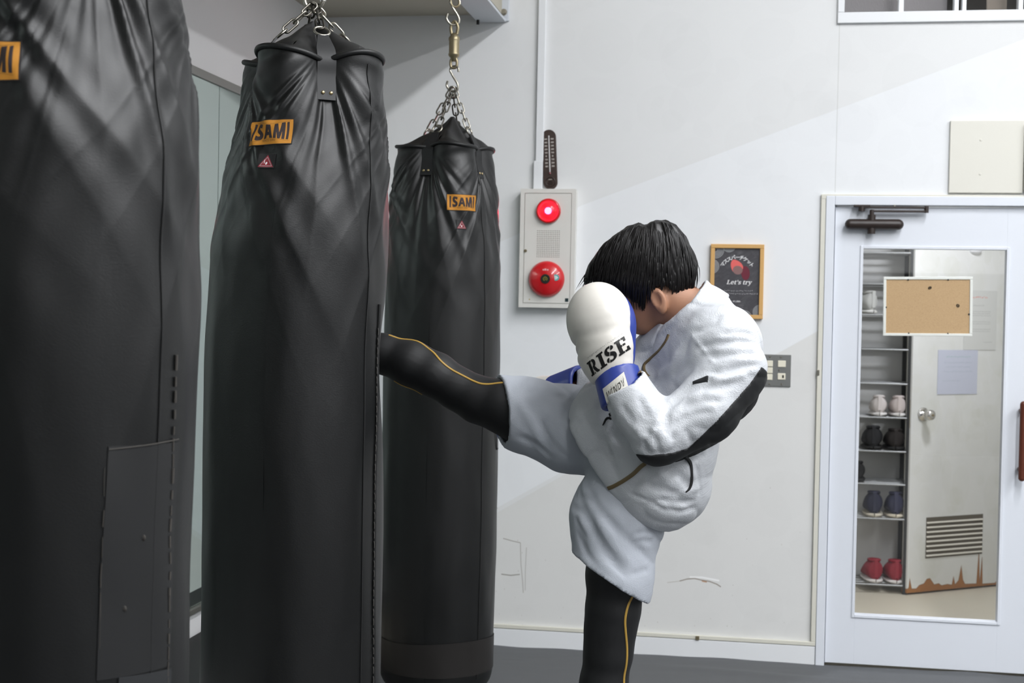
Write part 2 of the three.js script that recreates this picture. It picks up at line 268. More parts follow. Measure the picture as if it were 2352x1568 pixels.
// thermometer
{
  const t = thing('thermometer', 'brown wall thermometer standing on the fire alarm cabinet', 'thermometer', [-0.812, 1.8855, 0.001]);
  t.rotation.z = 0.055;
  const w = 0.0275, h = 0.243, sh = new THREE.Shape(); sh.absarc(0, w, w, Math.PI, 2 * Math.PI); sh.absarc(0, h - w, w, 0, Math.PI);
  part('plate', new THREE.ExtrudeGeometry(sh, { depth: 0.008, bevelSize: 0.0015, bevelThickness: 0.0015, bevelSegments: 2, curveSegments: 24 }).translate(0, 0.0015, 0.002), M.brownPlastic, t);
  const tex = canvasTex(220, 900, (c, W, H) => {
    c.fillStyle = '#3a2c26'; c.fillRect(0, 0, W, H); c.fillStyle = '#d9d4cc'; c.font = 'bold 50px sans-serif'; c.textAlign = 'center'; c.textBaseline = 'middle';
    ['50', '40', '30', '20', '10', '0', '10', '20', '30'].forEach((s, i) => { const y = 90 + i * 84; c.fillText(s, 48, y); c.fillText(s, 172, y); c.fillRect(84, y - 2, 14, 4); c.fillRect(122, y - 2, 14, 4); for (let k = 1; k < 5; k++) { c.fillRect(88, y + k * 17, 9, 2); c.fillRect(123, y + k * 17, 9, 2); } });
    c.fillRect(100, 8, 22, 26);
  });
  part('scale', box(-0.024, 0.024, 0.072, 0.222, 0.0115, 0.0125), std({ map: tex, roughness: 0.5 }), t);
  const gl = part('glass_tube', cyl(0.0022, 0.0022, 0.150, 12).translate(0, 0.146, 0.0150), phys({ color: 0xd8d4d4, roughness: 0.1, clearcoat: 1 }), t);
  part('spirit_bulb', new THREE.SphereGeometry(0.0045, 16, 12).translate(0, 0.066, 0.0145), std({ color: 0x8d5a60, roughness: 0.2 }), gl);
  part('dial', [new THREE.TorusGeometry(0.019, 0.0022, 8, 36).translate(0, 0.030, 0.0115), cylZ(0.010, 0.009, 0.004, 28).translate(0, 0.027, 0.0125)], std({ color: 0x2c211d, roughness: 0.3 }), t);
  part('dial_mark', box(-0.007, 0.007, 0.039, 0.0425, 0.0115, 0.0135), std({ color: 0x9a938c }), t);
}
// framed poster
{
  const x0 = -0.153, x1 = 0.060, y0 = 1.368, y1 = 1.668, b = 0.0165;
  const t = thing('framed_poster', 'small dark chalkboard poster in a light wood frame', 'poster', [0, 0, 0]);
  const fr = [[x0, x1, y1 - b, y1], [x0, x1, y0, y0 + b], [x0, x0 + b, y0 + b, y1 - b], [x1 - b, x1, y0 + b, y1 - b]];
  for (const [a, c, d, e] of fr) part('frame_bar', rbox(a, c, d, e, 0.001, 0.02, 0.002), M.wood, t);
  const tex = canvasTex(720, 1068, (c, w, h) => {
    c.fillStyle = '#47464a'; c.fillRect(0, 0, w, h);
    for (let k = 0; k < 500; k++) { c.fillStyle = `rgba(255,255,255,${rnd() * 0.025})`; c.beginPath(); c.ellipse(rnd() * w, rnd() * h, 10 + rnd() * 60, 4 + rnd() * 30, -0.6, 0, 7); c.fill(); }
    const swirl = (x, y, r) => { c.strokeStyle = 'rgba(205,210,212,.65)'; for (let k = 0; k < 6; k++) { c.lineWidth = 9; c.beginPath(); c.arc(x, y, r * (0.25 + 0.15 * k), 0, 7); c.stroke(); } };
    swirl(20, 40, 130); swirl(230, -30, 100); swirl(-30, 300, 110); swirl(480, h + 40, 120); swirl(w + 10, h - 60, 110);
    // red mitt-like blot behind the title
    c.fillStyle = '#6d2a38'; c.beginPath(); c.ellipse(490, 400, 66, 110, -0.1, 0, 7); c.fill();
    c.fillStyle = '#e46a66'; c.beginPath(); c.moveTo(300, 190); c.bezierCurveTo(240, 220, 260, 330, 300, 380); c.bezierCurveTo(350, 440, 430, 400, 450, 330); c.bezierCurveTo(470, 270, 380, 190, 300, 190); c.fill();
    c.fillStyle = '#8a6a68'; c.beginPath(); c.ellipse(370, 355, 76, 68, 0.3, 0, 7); c.fill();
    const s = 'マススパーチケット', n = s.length;
    for (let i = 0; i < n; i++) { const a = -Math.PI / 2 + (i - (n - 1) / 2) * 0.245; kana(c, s[i], 362 + Math.cos(a) * 268, 415 + Math.sin(a) * 268 * 0.98, 70, a + Math.PI / 2, '#e2e2e2', 10); }
    c.strokeStyle = '#ecebea'; c.lineWidth = 12; c.lineCap = 'round'; c.lineJoin = 'round';
    c.lineWidth = 9; c.font = 'italic bold 92px serif'; c.fillStyle = '#ecebea'; c.fillText("Let's try", 200, 578);
    for (const [y, x, ww] of [[668, 110, 500], [714, 40, 640]]) smudge(c, x, y, ww, 24, 'rgba(225,225,225,.75)');
    c.font = 'bold 36px sans-serif'; c.textAlign = 'center'; c.fillStyle = '#d8d8d8'; c.fillText('1回 : ¥1,000-'.replace('回', ''), 345, 860);
    for (const y of [900, 934, 968]) smudge(c, 240, y, 220, 18, 'rgba(200,200,200,.4)');
  });
  part('print', box(x0 + b * 0.8, x1 - b * 0.8, y0 + b * 0.8, y1 - b * 0.8, 0.002, 0.010), std({ map: tex, roughness: 0.25 }), t);
}
// switch plate
{
  const t = thing('switch_plate', 'brushed metal switch plate beside the boxer\'s back', 'switch', [0.058, 1.098, 0.0005]);
  part('plate', rbox(0, 0.118, 0, 0.129, 0, 0.006, 0.002), std({ color: 0x8e8f8d, roughness: 0.4, metalness: 0.75 }), t);
  const iv = std({ color: 0xe6e1cf, roughness: 0.4 });
  for (const [x, y, w, h] of [[0.022, 0.026, 0.024, 0.024], [0.022, 0.053, 0.024, 0.024], [0.022, 0.080, 0.024, 0.024]]) part('rocker', rbox(x, x + w, y, y + h, 0.004, 0.010, 0.002), iv, t);
  part('rocker', rbox(0.066, 0.097, 0.079, 0.105, 0.004, 0.010, 0.002), iv, t);
  const so = part('socket', rbox(0.066, 0.097, 0.028, 0.054, 0.004, 0.009, 0.002), iv, t);
  part('slot', box(0.084, 0.091, 0.035, 0.047, 0.0085, 0.0095), std({ color: 0x3a3732 }), so);
  for (const [x, y] of [[0.034, 0.010], [0.082, 0.010], [0.034, 0.119], [0.078, 0.119], [0.072, 0.066]]) part('screw', cylZ(0.0042, 0.0035, 0.003, 14).translate(x, y, 0.007), M.steel, t);
}
// blank cover plates above the door
{
  const t = thing('cover_plate', 'cream blank cover plate with two screws above the door', 'cover plate', [0.768, 1.878, 0.0005]);
  part('plate', rbox(0, 0.278, 0, 0.284, 0, 0.014, 0.003), M.cream, t);
  for (const y of [0.075, 0.207]) part('screw', cylZ(0.005, 0.004, 0.003, 14).translate(0.117, y, 0.015), M.cream, t);
  const u = thing('cover_plate', 'cream box at the right edge beside the blank cover plate', 'cover plate', [1.049, 1.886, 0.0005]);
  part('plate', rbox(0, 0.3, 0, 0.262, 0, 0.034, 0.004), M.cream, u);
  part('screw', cylZ(0.005, 0.004, 0.003, 14).translate(0.1, 0.07, 0.035), M.cream, u);
}
// upper window to the first-floor room
{
  const t = new THREE.Group(); t.name = 'window_1'; scene.add(t); t.userData.kind = 'structure'; tag(t, 'white framed upstairs window with grey boards behind the panes', 'window');
  const F = M.white;
  part('sill_rail', rbox(0.326, 1.64, 2.549, 2.592, -0.10, 0.014, 0.003), F, t);
  part('head_rail', rbox(0.326, 1.64, 3.34, 3.38, -0.10, 0.014, 0.003), F, t);
  for (const [a, b] of [[0.326, 0.352], [1.61, 1.64]]) part('jamb', rbox(a, b, 2.592, 3.34, -0.10, 0.014, 0.003), F, t);
  for (const [a, b] of [[0.563, 0.583], [0.776, 0.793], [0.806, 0.822], [1.018, 1.036], [1.25, 1.27]]) part('mullion', rbox(a, b, 2.592, 3.34, -0.07, -0.02, 0.003), F, t);
  const ps = [[0.352, 0.563], [0.583, 0.776], [0.822, 1.018], [1.036, 1.25], [1.27, 1.61]];
  for (const [a, b] of ps) part('pane', box(a, b, 2.592, 3.34, -0.048, -0.045), M.glass, t);
  // the dim room behind, closed on all sides
  const dark = std({ color: 0x3b342e, roughness: 0.9 });
  tag(structure('wall_upstairs', [box(0.1, 1.9, 2.45, 2.5, -1.2, -0.121), box(0.1, 1.9, 3.5, 3.55, -1.2, -0.121), box(0.1, 0.15, 2.5, 3.5, -1.2, -0.121), box(1.85, 1.9, 2.5, 3.5, -1.2, -0.121), box(0.1, 1.9, 2.45, 3.55, -1.25, -1.2)], dark), 'dim room behind the upper window', 'wall');
  const grey = std({ color: 0x8a8788, roughness: 0.9, bumpMap: noiseTex(64, 4, [3, 3]), bumpScale: 0.002 });
  for (const [a, b, z, label] of [[0.335, 0.575, -0.16, 'grey board behind the leftmost upper window pane'], [0.575, 0.765, -0.15, 'grey board behind the second upper window pane']]) { const p = part(numbered('window_board'), rbox(a, b, 2.503, 3.2, z - 0.01, z, 0.002), grey, scene); tag(p, label, 'board', 'boards behind the upper window'); }
  const bl = part(numbered('leaning_board'), rbox(0.94, 1.02, 2.503, 3.2, -0.3, -0.29, 0.002), std({ color: 0x8d8378, roughness: 0.8 }), scene); tag(bl, 'brownish board standing behind the third upper window pane', 'board');
}
// ---------------------------------------------------------------- the glazed door
{
  const fr = new THREE.Group(); fr.name = 'door_frame'; scene.add(fr); fr.userData.kind = 'structure'; tag(fr, 'white metal frame around the glazed door', 'door frame');
  part('jamb', [rbox(0.298, 0.333, -0.02, 1.865, -0.13, 0.016, 0.003), rbox(0.333, 0.345, -0.02, 1.83, -0.12, -0.05, 0.001)], M.doorWhite, fr);
  part('jamb', [rbox(1.137, 1.172, -0.02, 1.865, -0.13, 0.016, 0.003)], M.doorWhite, fr);
  part('head', [rbox(0.333, 1.137, 1.828, 1.865, -0.13, 0.016, 0.003)], M.doorWhite, fr);
  const d = new THREE.Group(); d.name = 'door_1'; scene.add(d); d.userData.kind = 'structure'; tag(d, 'white door with a tall glass pane and dark door closer', 'door');
  const gx0 = 0.449, gx1 = 0.996, gy0 = 0.192, gy1 = 1.657, zf = -0.008, zb = -0.046;
  const leaf = [rbox(0.3365, gx0, -0.008, 1.822, zb, zf, 0.002), rbox(gx1, 1.134, -0.008, 1.822, zb, zf, 0.002), rbox(gx0 - 0.001, gx1 + 0.001, -0.008, gy0, zb, zf, 0.002), rbox(gx0 - 0.001, gx1 + 0.001, gy1, 1.822, zb, zf, 0.002)];
  part('leaf', leaf, M.doorWhite, d);
  const bw = 0.012;
  for (const g of [[gx0 - bw, gx0, gy0 - bw, gy1 + bw], [gx1, gx1 + bw, gy0 - bw, gy1 + bw], [gx0, gx1, gy0 - bw, gy0], [gx0, gx1, gy1, gy1 + bw]]) part('glazing_bead', rbox(g[0], g[1], g[2], g[3], zf - 0.006, zf + 0.005, 0.002), M.doorWhite, d);
  part('glass_pane', box(gx0, gx1, gy0, gy1, -0.030, -0.026), M.glass, d);
  // pull handle
  const h = part('pull_handle', new THREE.CapsuleGeometry(0.014, 0.285, 6, 16).translate(1.066, 0.913, 0.042), M.handle, d);
  for (const y of [0.80, 1.03]) part('handle_post', cylZ(0.009, 0.009, 0.05, 16).translate(1.066, y, 0.016), M.handle, h);
  // door closer
  const c = part('closer_body', new THREE.CapsuleGeometry(0.021, 0.185, 6, 20).rotateZ(Math.PI / 2).translate(0.486, 1.752, 0.020), M.brownMetal, d);
  part('spindle', [cyl(0.015, 0.015, 0.075, 20).translate(0.476, 1.752, 0.020), cyl(0.009, 0.009, 0.03, 16).translate(0.476, 1.795, 0.020)], M.brownMetal, c);
  part('arm', [rbox(0.470, 0.688, 1.800, 1.808, 0.014, 0.028, 0.002), cyl(0.009, 0.009, 0.026, 16).translate(0.684, 1.812, 0.021)], M.brownMetal, c);
  part('arm', [rbox(0.432, 0.690, 1.815, 1.823, 0.016, 0.028, 0.002), cyl(0.012, 0.012, 0.02, 16).translate(0.436, 1.813, 0.021), rbox(0.405, 0.47, 1.820, 1.829, 0.010, 0.030, 0.002)], M.brownMetal, c);
  part('arm_screw', cyl(0.004, 0.004, 0.006, 10).translate(0.562, 1.826, 0.022), M.steel, c);
}
// frame hung the wrong way round on the glass
{
  const t = thing('back_to_front_frame', 'white picture frame hung back to front on the door glass, brown backing', 'picture frame', [0.703, 1.431, -0.0245]);
  t.rotation.z = 0.014;
  const w = 0.171, h = 0.1175, b = 0.011;
  for (const [a, c, d, e] of [[-w, w, h - b, h], [-w, w, -h, -h + b], [-w, -w + b, -h + b, h - b], [w - b, w, -h + b, h - b]]) part('frame_bar', rbox(a, c, d, e, 0, 0.012, 0.002), std({ color: 0xe2e4de, roughness: 0.4 }), t);
  const tex = canvasTex(256, 176, (c, W, H) => { c.fillStyle = '#bd9f78'; c.fillRect(0, 0, W, H); for (let k = 0; k < 5000; k++) { c.fillStyle = `rgba(${rnd() < 0.5 ? '90,60,30' : '240,215,170'},.10)`; c.fillRect(rnd() * W, rnd() * H, 1.5, 1.5); } });
  part('backing_board', box(-w + b * 0.9, w - b * 0.9, -h + b * 0.9, h - b * 0.9, 0.002, 0.008), std({ map: tex, roughness: 0.85 }), t);
  for (const [x, y, r] of [[0.008, 0.074, 0.5], [0.115, 0.004, -0.9]]) part('hanging_eye', new THREE.TorusGeometry(0.005, 0.002, 8, 18).rotateX(0.6).rotateZ(r).translate(x, y, 0.0105), M.darkSteel, t);
  for (const [x, y] of [[-0.076, 0.106], [0.077, 0.106], [-0.160, -0.004], [0.158, -0.03], [-0.072, -0.107], [0.078, -0.107]]) part('clip', rbox(x - 0.003, x + 0.003, y - 0.003, y + 0.003, 0.008, 0.012, 0.0008), M.black, t);
}
// ---------------------------------------------------------------- the entrance lobby behind the glass
{
  const lobby = std({ color: 0xd9d8d2, roughness: 0.7 });
  tag(structure('floor_lobby', box(-0.1, 1.75, -0.1, -0.004, -2.3, -0.12), M.vestFloor), 'beige lobby floor behind the glass door', 'floor');
  tag(structure('wall_lobby', [box(-0.15, -0.1, -0.1, 2.35, -2.3, -0.12), box(1.75, 1.8, -0.1, 2.35, -2.3, -0.12), box(-0.15, 1.8, -0.1, 2.35, -2.35, -2.3)], lobby), 'white lobby walls behind the glass door', 'wall');
  tag(structure('ceiling_lobby', box(-0.15, 1.8, 2.35, 2.4, -2.35, -0.12), lobby), 'white lobby ceiling', 'ceiling');
  const t = thing('lobby_light', 'round ceiling lamp of the lobby behind the glass door', 'ceiling light', [1.05, 2.349, -0.75]);
  part('base', cyl(0.13, 0.13, 0.03, 40).translate(0, -0.015, 0), M.white, t);
  part('diffuser', new THREE.SphereGeometry(0.12, 32, 16, 0, Math.PI * 2, Math.PI / 2, Math.PI / 2).scale(1, 0.4, 1).translate(0, -0.03, 0), std({ color: 0xffffff, emissive: 0xfff4e0, emissiveIntensity: 5 }), t);
  const l = new THREE.RectAreaLight(0xf3f6ff, VESTIBULE_POWER, 0.2, 0.2); l.position.set(0, -0.09, 0); l.rotation.x = -Math.PI / 2; l.castShadow = true; l.name = 'lobby_lamp_light'; t.add(l);
}
// inner door standing open
{
  const t = new THREE.Group(); t.name = 'door_2'; scene.add(t); t.userData.kind = 'structure'; tag(t, 'cream lobby door standing open, paint chipped along its foot', 'door');
  t.position.set(0.818, 0.006, -1.48); t.rotation.y = Math.atan2(0.358, 0.482);
  const W = 0.76, H = 2.0, D = 0.04;
  const tex = canvasTex(760, 2000, (c, w, h) => {
    c.fillStyle = '#dfe0dd'; c.fillRect(0, 0, w, h);
    for (let k = 0; k < 300; k++) { c.fillStyle = `rgba(${rnd() < 0.5 ? '150,135,105' : '245,245,240'},.03)`; c.beginPath(); c.ellipse(rnd() * w, rnd() * h, 20 + rnd() * 60, 20 + rnd() * 90, 0, 0, 7); c.fill(); }
    c.fillStyle = '#a06a38'; c.beginPath(); c.moveTo(0, h); const top = [[0, 20], [10, 26], [16, 70], [30, 20], [60, 18], [80, 34], [110, 40], [130, 62], [150, 64], [180, 30], [210, 34], [230, 22], [270, 26], [300, 20], [310, 60], [322, 20], [345, 40], [362, 112], [375, 40], [390, 18], [470, 14], [482, 190], [492, 12], [505, 150], [512, 10], [600, 8], [616, 20], [640, 8], [760, 4]];
    for (const [x, y] of top) c.lineTo(x, h - y); c.lineTo(w, h); c.fill();
    c.strokeStyle = 'rgba(110,70,40,.7)'; c.lineWidth = 3; c.beginPath(); top.forEach(([x, y], i) => (i ? c.lineTo(x, h - y - 1) : c.moveTo(x, h - y - 1))); c.stroke();
  });
  const g = rbox(0, W, 0, H, -D, 0, 0.002); { const p = g.attributes.position, uv = g.attributes.uv; for (let i = 0; i < p.count; i++) uv.setXY(i, p.getX(i) / W, p.getY(i) / H); }
  part('leaf', g, std({ map: tex, roughness: 0.3 }), t);
  part('latch_plate', rbox(-0.001, 0.001, 0.83, 0.97, -0.03, -0.010, 0.0005), M.oldSteel, t);
  const k = part('door_knob', new THREE.LatheGeometry([[0.0001, 0], [0.034, 0], [0.034, 0.006], [0.014, 0.012], [0.013, 0.030], [0.022, 0.038], [0.027, 0.050], [0.024, 0.064], [0.012, 0.069], [0.0001, 0.069]].map((p) => new THREE.Vector2(...p)), 32).rotateX(Math.PI / 2).translate(0.075, 0.897, 0), M.chrome, t);
  part('key_button', cylZ(0.006, 0.006, 0.004, 16).translate(0.075, 0.897, 0.071), M.oldSteel, k);
  for (let i = 0; i < 8; i++) part('louver_slat', rbox(0.118, 0.50, 0, 0.018, -0.0015, 0.0015, 0.001).rotateX(-0.7).translate(0, 0.178 + i * 0.0238, 0.006), std({ color: 0xd8d4c6, roughness: 0.4 }), t);
  part('louver_opening', box(0.115, 0.503, 0.168, 0.375, 0.0002, 0.0012), std({ color: 0x5c5548, roughness: 0.9 }), t);
  part('round_fitting', new THREE.SphereGeometry(0.04, 24, 12, 0, Math.PI * 2, 0, Math.PI / 2).rotateX(Math.PI / 2).scale(1, 0.45, 0.7).translate(0.40, 1.73, 0), M.white, t);
  const sheet = (name, label, x, y, w, h, draw) => { const s = part(name, box(x, x + w, y, y + h, 0.0015, 0.003), std({ map: canvasTex(300, Math.round(300 * h / w), draw), roughness: 0.6 }), scene); s.position.copy(t.position); s.rotation.copy(t.rotation); return tag(s, label, 'notice'); };
  sheet('notice', 'pale blue notice sheet taped to the lobby door above its knob', 0.165, 0.996, 0.27, 0.225, (c, w, h) => { c.fillStyle = '#c6cad8'; c.fillRect(0, 0, w, h); smudge(c, 60, 34, 180, 9, 'rgba(110,170,150,.7)'); smudge(c, 45, 68, 210, 8, 'rgba(130,150,160,.55)'); smudge(c, 60, 92, 180, 8, 'rgba(130,150,160,.55)'); smudge(c, 40, 118, 220, 8, 'rgba(130,150,160,.55)'); smudge(c, 36, 170, 130, 8, 'rgba(130,150,160,.5)'); });
  sheet('notice_001', 'tall white notice with red heading beside the back-to-front frame', 0.335, 1.222, 0.225, 0.305, (c, w, h) => { c.fillStyle = '#d2d3cf'; c.fillRect(0, 0, w, h); smudge(c, 60, 40, 150, 16, 'rgba(225,80,60,.8)'); smudge(c, 70, 98, 110, 10, 'rgba(90,90,90,.5)'); for (const y of [140, 154, 168, 210, 224, 262, 276]) smudge(c, 40, y, 200, 8, 'rgba(90,90,90,.5)'); smudge(c, 180, 350, 80, 8, 'rgba(90,90,90,.5)'); });
}
// shoe rack
const SHELVES = [0.045, 0.378, 0.552, 0.718, 0.888, 1.058, 1.230, 1.403, 1.558, 1.715];
{
  const t = thing('shoe_rack', 'tall grey metal shoe rack behind the door glass', 'shoe rack', [0.815, -0.004, -1.5]);
  const W = 0.62, D = 0.26;
  for (const y of SHELVES) {
    const s = part('shelf', [rbox(-W, 0, y - 0.006, y, -0.008, 0.004, 0.001), rbox(-W, 0, y - 0.006, y, -D, -D + 0.012, 0.001), ...[-W + 0.008, -W / 2, -0.008].map((x) => rbox(x - 0.006, x + 0.006, y - 0.006, y, -D, 0, 0.001))], M.rackDark, t);
    for (const z of [0.004, -0.06, -0.12, -0.18, -0.24]) part('rail', cyl(0.005, 0.005, W, 10).rotateZ(Math.PI / 2).translate(-W / 2, y - 0.002, z), M.rackMetal, s);
  }
  for (const [x, z] of [[-0.008, 0], [-0.008, -D], [-W + 0.008, 0], [-W + 0.008, -D]]) part('post', rbox(x - 0.010, x + 0.010, 0, 1.86, z - 0.010, z + 0.010, 0.002), M.rackDark, t);
  part('back_panel', box(-W, 0, 0.03, 1.85, -D - 0.016, -D - 0.011), std({ color: 0xc9cac8, roughness: 0.8 }), t);
}
function shoe(label, px, shelf, col, sole, opt = {}) {        // seen from its heel
  const t = thing('shoe', label, 'shoe', [px, SHELVES[shelf] - 0.0005, -1.60], opt.group ?? 'shoes on the rack');
  const w = opt.w ?? 0.042, L = 0.21, h = opt.h ?? 0.095;
  const outline = (u) => { const s = u; return w * (0.80 + 0.25 * Math.sin(s * Math.PI * 0.9)) * Math.pow(Math.max(0, 1 - Math.pow(Math.abs(2 * s - 1), 6)), 0.4); };
  const solid = (y0, y1f, k) => gridGeo(24, 20, (u, v) => { const a = u * 2 * Math.PI, s = v; const ww = Math.max(0.002, outline(s)) * k, hh = y1f(s); const yy = y0 + (hh - y0) * (0.5 - 0.5 * Math.cos(a)) ; return [ww * Math.sin(a) * (0.75 + 0.25 * Math.abs(Math.sin(a))), yy, L * (0.5 - s)]; }, true);
  const m = std({ color: col, roughness: 0.6 });
  part('sole', solid(0, () => 0.022, 1.05), std({ color: sole, roughness: 0.6 }), t);
  part('upper', solid(0.012, (s) => mix(h, 0.05, sstep(0.35, 0.9, s)), 1), m, t);
  part('collar', new THREE.TorusGeometry(w * 0.55, 0.008, 8, 20).scale(1, 1.7, 1).rotateX(Math.PI / 2 - 0.1).translate(0, h - 0.004, L * 0.22), m, t);
  part('heel_tab', rbox(-0.010, 0.010, 0.03, h + 0.006, L * 0.47, L * 0.5, 0.003), std({ color: opt.tab ?? col, roughness: 0.6 }), t);
  t.rotation.y = opt.turn ?? 0;
  return t;
}
shoe('left shoe of the white trainers on the rack', 0.665, 4, 0xd6cfcc, 0xe4e2de, { h: 0.10 });
shoe('right shoe of the white trainers on the rack', 0.762, 4, 0xcfc4c0, 0xe4e2de, { h: 0.10 });
shoe('left shoe of the black pair below the white trainers', 0.640, 3, 0x15161a, 0x101010, { h: 0.115, w: 0.05 });
shoe('right shoe of the black pair below the white trainers', 0.748, 3, 0x1e1816, 0x101010, { h: 0.105, w: 0.05 });
shoe('single dark shoe at the left edge of the middle shelf', 0.565, 2, 0x121214, 0x101010, { h: 0.10 });
shoe('left shoe of the navy trainers with white soles', 0.652, 1, 0x2a2c40, 0xcfc8b6, { h: 0.125, w: 0.046 });
shoe('right shoe of the navy trainers with white soles', 0.757, 1, 0x2e3048, 0xd6cdb8, { h: 0.125, w: 0.046 });
shoe('left shoe of the red trainers on the bottom shelf', 0.655, 0, 0x8c1a2c, 0xdedad6, { h: 0.115, w: 0.046, turn: 0.12 });
shoe('right shoe of the red trainers on the bottom shelf', 0.758, 0, 0x8c1a2c, 0xdedad6, { h: 0.115, w: 0.046, turn: 0.1 });
shoe('pale shoe at the left edge of the upper shelf', 0.575, 7, 0xb9bab6, 0xcfcfca, { h: 0.11, turn: 0.5 });

// ---------------------------------------------------------------- punching bags
const linkGeo = (() => { const pts = []; const a = 0.0085, L = 0.0115; for (let i = 0; i < 24; i++) { const t = i / 24 * 2 * Math.PI; pts.push(V(a * Math.cos(t), L * Math.sign(Math.sin(t)) * (Math.abs(Math.sin(t)) > 0.02 ? 1 : 0) + a * Math.sin(t), 0)); } return tube(pts, 0.0026, 40, 7, true); })();
function chain(parent, a, b, mat, pitch = 0.030) {
  const d = b.clone().sub(a), n = Math.max(1, Math.round(d.length() / pitch)), q = new THREE.Quaternion().setFromUnitVectors(V(0, 1, 0), d.clone().normalize());
  for (let i = 0; i < n; i++) {
    const m = part('chain_link', linkGeo, mat, parent); m.position.copy(a).addScaledVector(d, (i + 0.5) / n);
    m.quaternion.copy(q).multiply(new THREE.Quaternion().setFromAxisAngle(V(0, 1, 0), i % 2 ? Math.PI / 2 + 0.2 : 0.2)); m.scale.setScalar(d.length() / n / 0.030);
  }
}
const brandTex = canvasTex(768, 400, (c, w, h) => {
  c.fillStyle = '#b97d24'; c.fillRect(0, 0, w, h);
  for (let k = 0; k < 3000; k++) { c.fillStyle = `rgba(${rnd() < 0.5 ? '90,50,10' : '230,180,80'},.10)`; c.fillRect(rnd() * w, rnd() * h, 3, 2); }
  c.strokeStyle = '#1d1512'; c.lineWidth = 26; c.strokeRect(0, 0, w, h);
  // letters squeezed towards the middle, as on the label
  c.fillStyle = '#2a2022';
  const mid = h * 0.47, half = (x) => mix(158, 104, 1 - Math.pow(Math.abs(x - w / 2) / (w / 2), 1.3));
  const src = document.createElement('canvas'); src.width = w; src.height = h; const s = src.getContext('2d');
  s.fillStyle = '#2a2022'; s.font = 'bold 250px sans-serif'; s.textBaseline = 'middle'; s.textAlign = 'center';
  s.lineWidth = 16; s.strokeStyle = '#2a2022'; const put = (ch, x, sx) => { s.save(); s.translate(x, h / 2); s.scale(sx, 1); s.fillText(ch, 0, 0); s.strokeText(ch, 0, 0); s.restore(); };
  s.fillRect(72, h / 2 - 92, 38, 184); put('S', 205, 0.98); put('A', 365, 0.95); put('M', 550, 0.86); s.fillRect(660, h / 2 - 92, 38, 184);
  for (let x = 50; x < w - 50; x += 2) { const hh = half(x); c.drawImage(src, x, h / 2 - 96, 2, 192, x, mid - hh, 2, hh * 2); }
  c.strokeStyle = '#6e4a18'; c.lineWidth = 4; for (const sg of [-1, 1]) { c.beginPath(); for (let x = 55; x < w - 55; x += 8) { const y = mid + sg * (half(x) + 10); x === 55 ? c.moveTo(x, y) : c.lineTo(x, y); } c.stroke(); }
  c.fillStyle = '#5a3612'; c.font = 'bold 44px serif'; c.textAlign = 'center'; c.fillText('SINCE 1992', w / 2, h * 0.86);
});
const warnTex = canvasTex(256, 220, (c, w, h) => {
  c.fillStyle = '#161616'; c.fillRect(0, 0, w, h);
  const tri = (k) => { c.beginPath(); c.moveTo(w / 2, 16 + k * 1.6); c.lineTo(w - 14 - k * 1.3, h - 18 - k * 0.75); c.lineTo(14 + k * 1.3, h - 18 - k * 0.75); c.closePath(); };
  c.fillStyle = '#8e2634'; tri(0); c.fill(); c.strokeStyle = '#8f8a8a'; c.lineWidth = 9; tri(22); c.stroke(); c.fillStyle = '#7a1a26'; tri(30); c.fill(); c.fillStyle = '#d8d4d4'; c.beginPath(); c.ellipse(w / 2, h * 0.66, 13, 22, 0.2, 0, 7); c.fill(); c.fillRect(w / 2 - 34, h * 0.40, 8, 60);
});
const brandMat = std({ map: brandTex, roughness: 0.75 }), warnMat = std({ map: warnTex, roughness: 0.7 });
const seamMat = std({ color: 0x0d0e0e, roughness: 0.6 });
const stitchMat = std({ color: 0x4a4845, roughness: 0.8 });
const tapeMat = phys({ color: 0x0a0b0c, ior: 1.6, roughness: 0.5 });
const wornMat = std({ color: 0x3b3834, roughness: 0.8 });
const bandMat = phys({ color: 0x1c1917, roughness: 0.5 });
const brass = std({ color: 0xc9b58a, roughness: 0.3, metalness: 1 });
const Y_RIM = 1.935, Y_BOT = 0.09;
